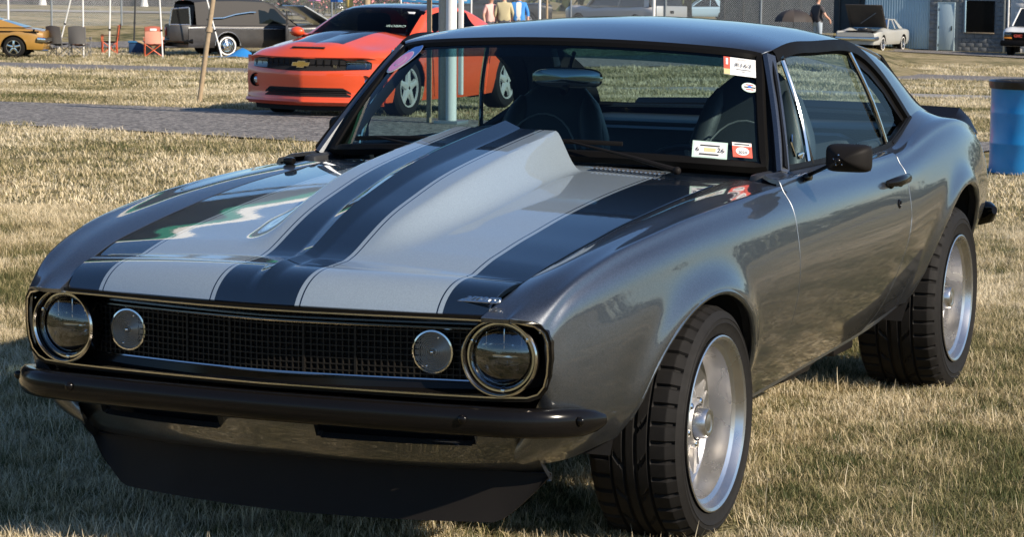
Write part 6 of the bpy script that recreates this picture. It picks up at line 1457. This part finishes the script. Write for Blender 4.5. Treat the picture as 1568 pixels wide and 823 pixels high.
# ================================================================== hydrant-like yellow bollard, flags and flowering hedge
k = MB(); mat('bollard_yellow', (.62, .45, .14), .6); k.lathe([(0, .12), (.9, .12), (1.0, .09), (1.05, .14), (1.35, .15), (1.5, .10), (1.56, .001)], 16, (0, 0, 0), 'z', flip=True); o = k.build('bollard', 'bollard_yellow', None); o.location = G(-43.2, 80.2); tag(o, 'yellow bollard with a pale cap by the fence left of the orange roof', 'bollard')
b = G(-42.3, 80.0); pole('wooden_pole', 'stout grey-brown utility pole beside the yellow bollard', 'pole', b, up(b, 5), .14, 'pole_wood', rings=False)
for j, (x, y, mm, lab) in enumerate(((-47.3, 80.3, 'card_blue', 'small purple and white pennant left of the pink one'), (-45.2, 80.8, 'card_pink', 'small pink and white pennant over the raised hearse hood'), (-44.0, 80.5, 'card_blue', 'small purple and white pennant next to the yellow bollard'))):
    f_ = thing('pennant', lab, 'flag', G(x, y), .4, 'pennants on the fence'); k = MB(); k.tube([(0, 0, 0), (0, 0, 2.0)], .012, 6); k.build('stick', 'pole_white', f_); k = MB(); k.prism([(-.02, 1.95), (.10, 1.95), (.30, 1.15), (-.22, 1.15)], -.01, .01); k.build('cloth', mm, f_, smooth=False); k = MB(); k.prism([(-.10, 1.55), (.06, 1.75), (.14, 1.35)], -.018, -.012); k.build('emblem', 'card_white', f_, smooth=False)

# ================================================================== trees and hedges
def leaf_mat(name, a, b_):
    m = bpy.data.materials.new(name); m.use_nodes = True; n, l = nodes_of(m); b = n['Principled BSDF']; b.inputs['Roughness'].default_value = .6
    tc = n.new('ShaderNodeTexCoord'); nz = n.new('ShaderNodeTexNoise'); nz.inputs['Scale'].default_value = .8; nz.inputs['Detail'].default_value = 6; l.new(tc.outputs['Object'], nz.inputs['Vector'])
    cr = n.new('ShaderNodeValToRGB'); e = cr.color_ramp.elements; e[0].position = .35; e[0].color = (*a, 1); e[1].position = .68; e[1].color = (*b_, 1); l.new(nz.outputs['Fac'], cr.inputs[0]); l.new(cr.outputs[0], b.inputs['Base Color'])
    b.inputs['Subsurface Weight'].default_value = 0.0; MAT[name] = m
leaf_mat('leaf_a', (.022, .035, .010), (.085, .11, .028)); leaf_mat('leaf_b', (.03, .045, .012), (.11, .12, .035)); mat('bark', (.09, .07, .05), .95, var=.4, scale=6, bump=.5, bscale=20)
def leaves(centres, radii, n, size, rng, flat=.75):
    """leaf quads through the volume of several clumps"""
    k = rng.integers(0, len(centres), n); d = rng.normal(size=(n, 3)); d /= np.linalg.norm(d, axis=1, keepdims=True); r = rng.random(n)**.45
    P = np.asarray(centres)[k]+d*(np.asarray(radii)[k]*r)[:, None]*np.array([1, 1, flat])
    u = rng.normal(size=(n, 3)); u /= np.linalg.norm(u, axis=1, keepdims=True); w = np.cross(u, rng.normal(size=(n, 3))); w /= np.linalg.norm(w, axis=1, keepdims=True); s = size*(.6+.8*rng.random(n))[:, None]
    V = np.stack([P-u*s, P+w*s*.55, P+u*s, P-w*s*.55], 1).reshape(-1, 3)
    return V, np.arange(4*n).reshape(n, 4)
def fast_mesh(name, V, F, m):
    me = bpy.data.meshes.new(name); me.vertices.add(len(V)); me.vertices.foreach_set('co', V.astype(np.float32).ravel()); me.loops.add(F.size); me.loops.foreach_set('vertex_index', F.astype(np.int32).ravel()); me.polygons.add(len(F)); me.polygons.foreach_set('loop_start', np.arange(0, F.size, F.shape[1], dtype=np.int32)); me.update(calc_edges=True); me.materials.append(MAT[m]); return me
def make_tree(h, spread, seed, m, n=4500, leaf=.16):
    rng = np.random.default_rng(seed); cs = []; rs = []; tb = MB(); tb.tube([(0, 0, -.1), (.05, 0, h*.25), (.1*rng.normal(), .1*rng.normal(), h*.55), (0, 0, h*.8)], [h*.03, h*.022, h*.014, h*.004], 8)
    for k in range(14):
        a = rng.random()*6.28; z = h*(.3+.62*rng.random()); r = spread*(.25+.75*rng.random())*(1-.55*abs(z/h-.5)); c = (r*math.cos(a), r*math.sin(a), z); cs.append(c); rs.append(spread*(.30+.25*rng.random())); tb.tube([(0, 0, z*.6), tuple(np.array(c)*np.array([.5, .5, .9])), c], [h*.012, h*.007, h*.002], 5)
    V, F = leaves(cs, rs, n, leaf, rng); return tb, fast_mesh('crown', V, F, m)
protos = [make_tree(9, 3.6, 1, 'leaf_a'), make_tree(8, 3.2, 2, 'leaf_b'), make_tree(11, 3.8, 3, 'leaf_a')]
trunks = [mesh('trunk', t.v, t.f, 'bark') for t, _ in protos]
rt = random.Random(5)
tspots = []
for px, dd in ((-36.5, 112), (-40.8, 114), (-44.5, 111), (-33.0, 115), (-47.5, 117), (-51.5, 113), (-30.0, 113)): tspots.append((px, dd))
ords = ['first', 'second', 'third', 'fourth', 'fifth', 'sixth', 'seventh']
order = sorted(range(len(tspots)), key=lambda i: tspots[i][0]/ (tspots[i][1]+6))
for r_, i in enumerate(order):
    x, y = tspots[i]; k = i % 3; t = thing('tree', ords[r_]+' bushy green tree from the left behind the fence and parked cars', 'tree', G(x, y), rt.random()*6.28, 'trees behind the fence')
    sc_ = .8+.3*rt.random(); t.scale = (sc_, sc_, sc_*(.9+.2*rt.random())); link(bpy.data.objects.new('trunk', trunks[k]), t); link(bpy.data.objects.new('crown', protos[k][1]), t)
# far-off wood all round the grounds: one mass
rng = np.random.default_rng(21); cs = []; rs = []
for a in np.linspace(0, 2*math.pi, 330, endpoint=False):
    R_ = 230+30*math.sin(3*a)+14*rng.normal(); x, y = CAM.x+R_*math.cos(a), CAM.y+R_*math.sin(a); hh = (3.2 if math.cos(a-.35) > .5 else 6.5)+2.5*rng.random()+1.2*math.sin(7*a+1)  # belt shaped lower on the right so the car's flank mirrors more sky
    zg = float(gz(x, y))
    for q in range(3): cs.append((x+rng.normal()*2, y+rng.normal()*2, zg+hh*(.2+.38*q))); rs.append(3.6+1.6*rng.random())
V, F = leaves(cs, rs, 70000, .75, rng); wd = link(bpy.data.objects.new('distant_wood', fast_mesh('distant_wood', V, F, 'leaf_a'))); wd['kind'] = 'stuff'; wd['label'] = 'belt of dark trees round the far edge of the grounds'; wd['category'] = 'trees'
# flowering hedge along the fence
mat('blossom', (.80, .30, .30), .7)
hg = thing('flowering_hedge', 'hedge with pink blossoms behind the fence above the hearse', 'hedge', G(-47.5, 83.5), .2); rng = np.random.default_rng(4)
cs = [(x, rng.normal()*.25, .45+.5*rng.random()+.3) for x in np.linspace(-4.5, 5.5, 26)]; rs = [.55+.2*rng.random() for _ in cs]
V, F = leaves(cs, rs, 5000, .07, rng); link(bpy.data.objects.new('foliage', fast_mesh('foliage', V, F, 'leaf_b')), hg)
V, F = leaves([(x, y-.3, z+.1) for x, y, z in cs], rs, 900, .075, rng); ob = link(bpy.data.objects.new('blossoms', fast_mesh('blossoms', V, F, 'blossom')), hg); ob['kind'] = 'stuff'
k = MB(); k.tube([(-4.5, 0, .1), (0, .1, .15), (5.5, 0, .1)], .05, 6); k.build('stems', 'bark', hg)

# ================================================================== unseen trailer left of the frame, added to carry the awning mirrored in the hood
tl = thing('added_awning_trailer', 'unseen dark trailer added to carry the white-edged awning mirrored in the hood', 'trailer', G(-8.9, 4.3)); mat('trailer_dark', (.022, .018, .015), .5); mat('tent_white', (.74, .73, .70), .7); mat('tent_green', (.02, .20, .12), .7)
k = MB(); k.box((0, 0, 1.95), (2.5, 7.0, 2.7), .08); k.build('box', 'trailer_dark', tl); k = MB(); k.box((0, 0, .55), (2.2, 6.6, .12), .02); k.build('chassis', 'tube_dark', tl)
for sx in (-1, 1):
    for y in (-.5, .5): gen_wheel(tl, (sx*1.2, y, .36), .36, .22, sx)
for y0, y1, nm in ((-2.6, -.3, 0), (-.3, 2.2, 1)):
    R = [[(1.25+4.3*t, y, 3.07-.55*t-.10*math.sin(math.pi*t)) for y in np.linspace(y0, y1, 6)] for t in np.linspace(0, 1, 10)]; k = MB(); k.grid(np.array(R)); k.build('awning_cloth', 'trailer_dark', tl)
for z0, z1, mm in ((2.42, 2.52, 'tent_white'), (2.32, 2.415, 'tent_green')): k = MB(); k.grid(np.array([[(5.555+.01*math.sin(y*9), y, z) for y in np.linspace(-2.6, 2.2, 25)] for z in (z0, z1)])); k.build('valance', mm, tl)
for y in (-2.6, 2.2): k = MB(); k.tube([(1.25, y, 2.4), (5.5, y, 2.48)], .03, 8); k.build('awning_arm', 'pole_white', tl)

# ================================================================== grass blades
def grass_mat():
    m = bpy.data.materials.new('grass_blade'); m.use_nodes = True; n, l = nodes_of(m); b = n['Principled BSDF']; b.inputs['Roughness'].default_value = .65; b.inputs['Specular IOR Level'].default_value = .25
    a1 = n.new('ShaderNodeAttribute'); a1.attribute_type = 'INSTANCER'; a1.attribute_name = 'dry'; a2 = n.new('ShaderNodeAttribute'); a2.attribute_name = 'tone'
    ad = n.new('ShaderNodeMath'); ad.operation = 'ADD'; l.new(a1.outputs['Fac'], ad.inputs[0]); l.new(a2.outputs['Fac'], ad.inputs[1])
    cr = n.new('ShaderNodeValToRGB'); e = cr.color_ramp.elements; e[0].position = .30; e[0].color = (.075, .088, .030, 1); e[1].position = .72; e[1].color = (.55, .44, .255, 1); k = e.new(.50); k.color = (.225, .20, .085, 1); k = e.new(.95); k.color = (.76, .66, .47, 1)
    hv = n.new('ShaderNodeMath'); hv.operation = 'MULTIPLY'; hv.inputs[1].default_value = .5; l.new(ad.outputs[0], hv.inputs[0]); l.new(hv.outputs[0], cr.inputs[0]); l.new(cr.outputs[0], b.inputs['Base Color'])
    # a little light passes through the blades
    tr = n.new('ShaderNodeBsdfTranslucent'); l.new(cr.outputs[0], tr.inputs[0]); ms = n.new('ShaderNodeMixShader'); ms.inputs[0].default_value = .22; l.new(b.outputs[0], ms.inputs[1]); l.new(tr.outputs[0], ms.inputs[2]); l.new(ms.outputs[0], n['Material Output'].inputs[0]); MAT['grass_blade'] = m
grass_mat()
def tuft(area, parts, seed):
    """one patch of turf: parts = (count, hmin, hmax, width, lean, tone); lean > 1.2 lays the strand down as thatch"""
    rng = np.random.default_rng(seed); VV = []; FF = []; TT = []; off = 0
    for nb, hmin, hmax, wid, lean, tone in parts:
        x = (rng.random((nb, 2))-.5)*area; a = rng.random(nb)*6.283; h = hmin+(hmax-hmin)*rng.random(nb)**1.5; w = wid*(.6+.8*rng.random(nb)); ln = np.clip(lean*(.35+.65*rng.random(nb)), 0, 1.5)
        d = np.stack([np.cos(a), np.sin(a), np.zeros(nb)], -1); a2 = a+rng.normal(0, .7, nb); d2 = np.stack([np.cos(a2), np.sin(a2), np.zeros(nb)], -1); t = np.stack([-np.sin(a), np.cos(a), np.zeros(nb)], -1); H = h[:, None]
        up = np.array([0, 0, 1.]); e1 = ln[:, None]*.7; e2 = np.minimum(ln[:, None]*1.25, 1.75)
        base = np.concatenate([x, rng.random((nb, 1))*(.012 if lean > 1.2 else 0)-.003], 1)
        mid = base+(d*np.sin(e1)+up*np.cos(e1))*H*.55; tip = mid+(d2*np.sin(e2)+up*np.cos(e2))*H*.5
        tip[:, 2] = np.maximum(tip[:, 2], .002)
        W_ = w[:, None]*.5; VV.append(np.stack([base-t*W_, base+t*W_, mid+t*W_*.8, mid-t*W_*.8, tip+t*W_*.15, tip-t*W_*.15], 1).reshape(-1, 3))
        i = np.arange(nb)[:, None]*6+off; FF.append(np.concatenate([i+np.array([0, 1, 2, 3]), i+np.array([3, 2, 4, 5])], 0)); off += nb*6
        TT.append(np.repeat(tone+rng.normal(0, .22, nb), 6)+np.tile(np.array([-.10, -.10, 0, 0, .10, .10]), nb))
    me = fast_mesh('tuft', np.concatenate(VV), np.concatenate(FF), 'grass_blade'); at = me.attributes.new('tone', 'FLOAT', 'POINT'); at.data.foreach_set('value', np.concatenate(TT).astype(np.float32)); return me
gcol = bpy.data.collections.new('grass_tufts'); gcol2 = bpy.data.collections.new('grass_tufts_far')
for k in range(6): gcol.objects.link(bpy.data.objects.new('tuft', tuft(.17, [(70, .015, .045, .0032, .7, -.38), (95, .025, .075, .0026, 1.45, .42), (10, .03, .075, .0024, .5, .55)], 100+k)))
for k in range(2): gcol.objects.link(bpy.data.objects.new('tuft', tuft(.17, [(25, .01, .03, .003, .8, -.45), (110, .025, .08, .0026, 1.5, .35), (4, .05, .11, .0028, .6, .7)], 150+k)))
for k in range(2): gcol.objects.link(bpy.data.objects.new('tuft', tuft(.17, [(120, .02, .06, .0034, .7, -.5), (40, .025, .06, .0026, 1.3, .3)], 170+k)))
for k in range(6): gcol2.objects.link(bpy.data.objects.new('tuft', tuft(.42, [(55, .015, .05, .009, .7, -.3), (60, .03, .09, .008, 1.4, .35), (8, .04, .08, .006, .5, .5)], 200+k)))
def vnoise(x, y, sc, seed):
    """smooth value noise for the dry and green patches"""
    rg = np.random.default_rng(seed); T = rg.random((256, 256)); X = x*sc; Y = y*sc; i = np.floor(X).astype(int); j = np.floor(Y).astype(int); u = X-i; v = Y-j; u = u*u*(3-2*u); v = v*v*(3-2*v); q = lambda a, b: T[a % 256, b % 256]
    return (q(i, j)*(1-u)+q(i+1, j)*u)*(1-v)+(q(i, j+1)*(1-u)+q(i+1, j+1)*u)*v
def scatter(name, coll, dmin, dmax, spacing, seed, smin, smax):
    rg = np.random.default_rng(seed); F_ = np.array(FH); Rr = np.array([FH[1], -FH[0]]); pts = []
    # field of view on the ground with a margin, in strips
    d = np.arange(dmin, dmax, spacing); 
    for dd in d:
        l0, l1 = dd*(-.40)-2.0, dd*.30+2.5; nl = int((l1-l0)/spacing)
        if nl < 1: continue
        l = l0+(np.arange(nl)+rg.random(nl))*spacing; q = np.array([CAM.x, CAM.y])+F_*(dd+spacing*(rg.random(nl)-.5))[:, None]+Rr*l[:, None]; pts.append(q)
    P = np.concatenate(pts)
    def off_road(P, poly, w):
        keep = np.ones(len(P), bool); dmn = np.full(len(P), 1e9); poly = np.asarray(poly, float)
        c = curve3([(x, y, 0) for x, y in poly], 120)[:, :2]
        for a, b in zip(c, c[1:]):
            ab = b-a; t = np.clip(((P-a)@ab)/(ab@ab), 0, 1); dmn = np.minimum(dmn, np.linalg.norm(P-(a+t[:, None]*ab), axis=1))
        return dmn > w/2+rg.normal(0, .12, len(P))
    for poly, w in (([(-60, 15), (-30, 17.6), (-14.4, 17.85), (-9.6, 16.95), (-5, 15.9), (-2.2, 15.6)], 5.0), ([(-80, 43), (-37.7, 49.4), (-32.4, 49.7), (-24, 53.5), (-15.3, 62.0), (-8, 62), (20, 52), (60, 30)], 5.4), ([(-15, 41), (-8.8, 39.6), (4, 36), (40, 25)], 3.6)): P = P[off_road(P, poly, w)]
    # not under the tyres
    for cx_, cy_ in ((.765, 0), (.735, 2.746), (-.765, 0), (-.735, 2.746)): P = P[~((np.abs(P[:, 0]-cx_) < .17) & (np.abs(P[:, 1]-cy_) < .10))]
    z = gz(P[:, 0], P[:, 1]); dry = .55+1.15*(vnoise(P[:, 0], P[:, 1], .55, 1)-.5)+.75*(vnoise(P[:, 0], P[:, 1], 1.9, 2)-.5)+.55*(vnoise(P[:, 0], P[:, 1], 5.5, 3)-.5)+.66
    me = bpy.data.meshes.new(name); me.from_pydata(np.column_stack([P, z]).tolist(), [], []); a = me.attributes.new('dry', 'FLOAT', 'POINT'); a.data.foreach_set('value', dry.astype(np.float32))
    sc_ = me.attributes.new('size', 'FLOAT', 'POINT'); sz = smin+(smax-smin)*rg.random(len(P))*(.7+.6*vnoise(P[:, 0], P[:, 1], 1.3, 5)); sc_.data.foreach_set('value', sz.astype(np.float32))
    o = link(bpy.data.objects.new(name, me)); o['kind'] = 'stuff'
    ng = bpy.data.node_groups.new(name, 'GeometryNodeTree'); ng.interface.new_socket('Geometry', in_out='INPUT', socket_type='NodeSocketGeometry'); ng.interface.new_socket('Geometry', in_out='OUTPUT', socket_type='NodeSocketGeometry')
    N = ng.nodes; L_ = ng.links; gi = N.new('NodeGroupInput'); go = N.new('NodeGroupOutput'); ip = N.new('GeometryNodeInstanceOnPoints'); ci = N.new('GeometryNodeCollectionInfo'); ci.inputs['Collection'].default_value = coll; ci.inputs['Separate Children'].default_value = True; ci.inputs['Reset Children'].default_value = True
    rv = N.new('FunctionNodeRandomValue'); rv.data_type = 'FLOAT_VECTOR'; rv.inputs[0].default_value = (-.12, -.12, 0); rv.inputs[1].default_value = (.12, .12, 6.283)
    na = N.new('GeometryNodeInputNamedAttribute'); na.data_type = 'FLOAT'; na.inputs[0].default_value = 'size'
    ip.inputs['Pick Instance'].default_value = True; L_.new(gi.outputs[0], ip.inputs['Points']); L_.new(ci.outputs[0], ip.inputs['Instance']); L_.new(rv.outputs[0], ip.inputs['Rotation']); L_.new(na.outputs[0], ip.inputs['Scale']); L_.new(ip.outputs[0], go.inputs[0])
    o.modifiers.new('scatter', 'NODES').node_group = ng; return o, len(P)
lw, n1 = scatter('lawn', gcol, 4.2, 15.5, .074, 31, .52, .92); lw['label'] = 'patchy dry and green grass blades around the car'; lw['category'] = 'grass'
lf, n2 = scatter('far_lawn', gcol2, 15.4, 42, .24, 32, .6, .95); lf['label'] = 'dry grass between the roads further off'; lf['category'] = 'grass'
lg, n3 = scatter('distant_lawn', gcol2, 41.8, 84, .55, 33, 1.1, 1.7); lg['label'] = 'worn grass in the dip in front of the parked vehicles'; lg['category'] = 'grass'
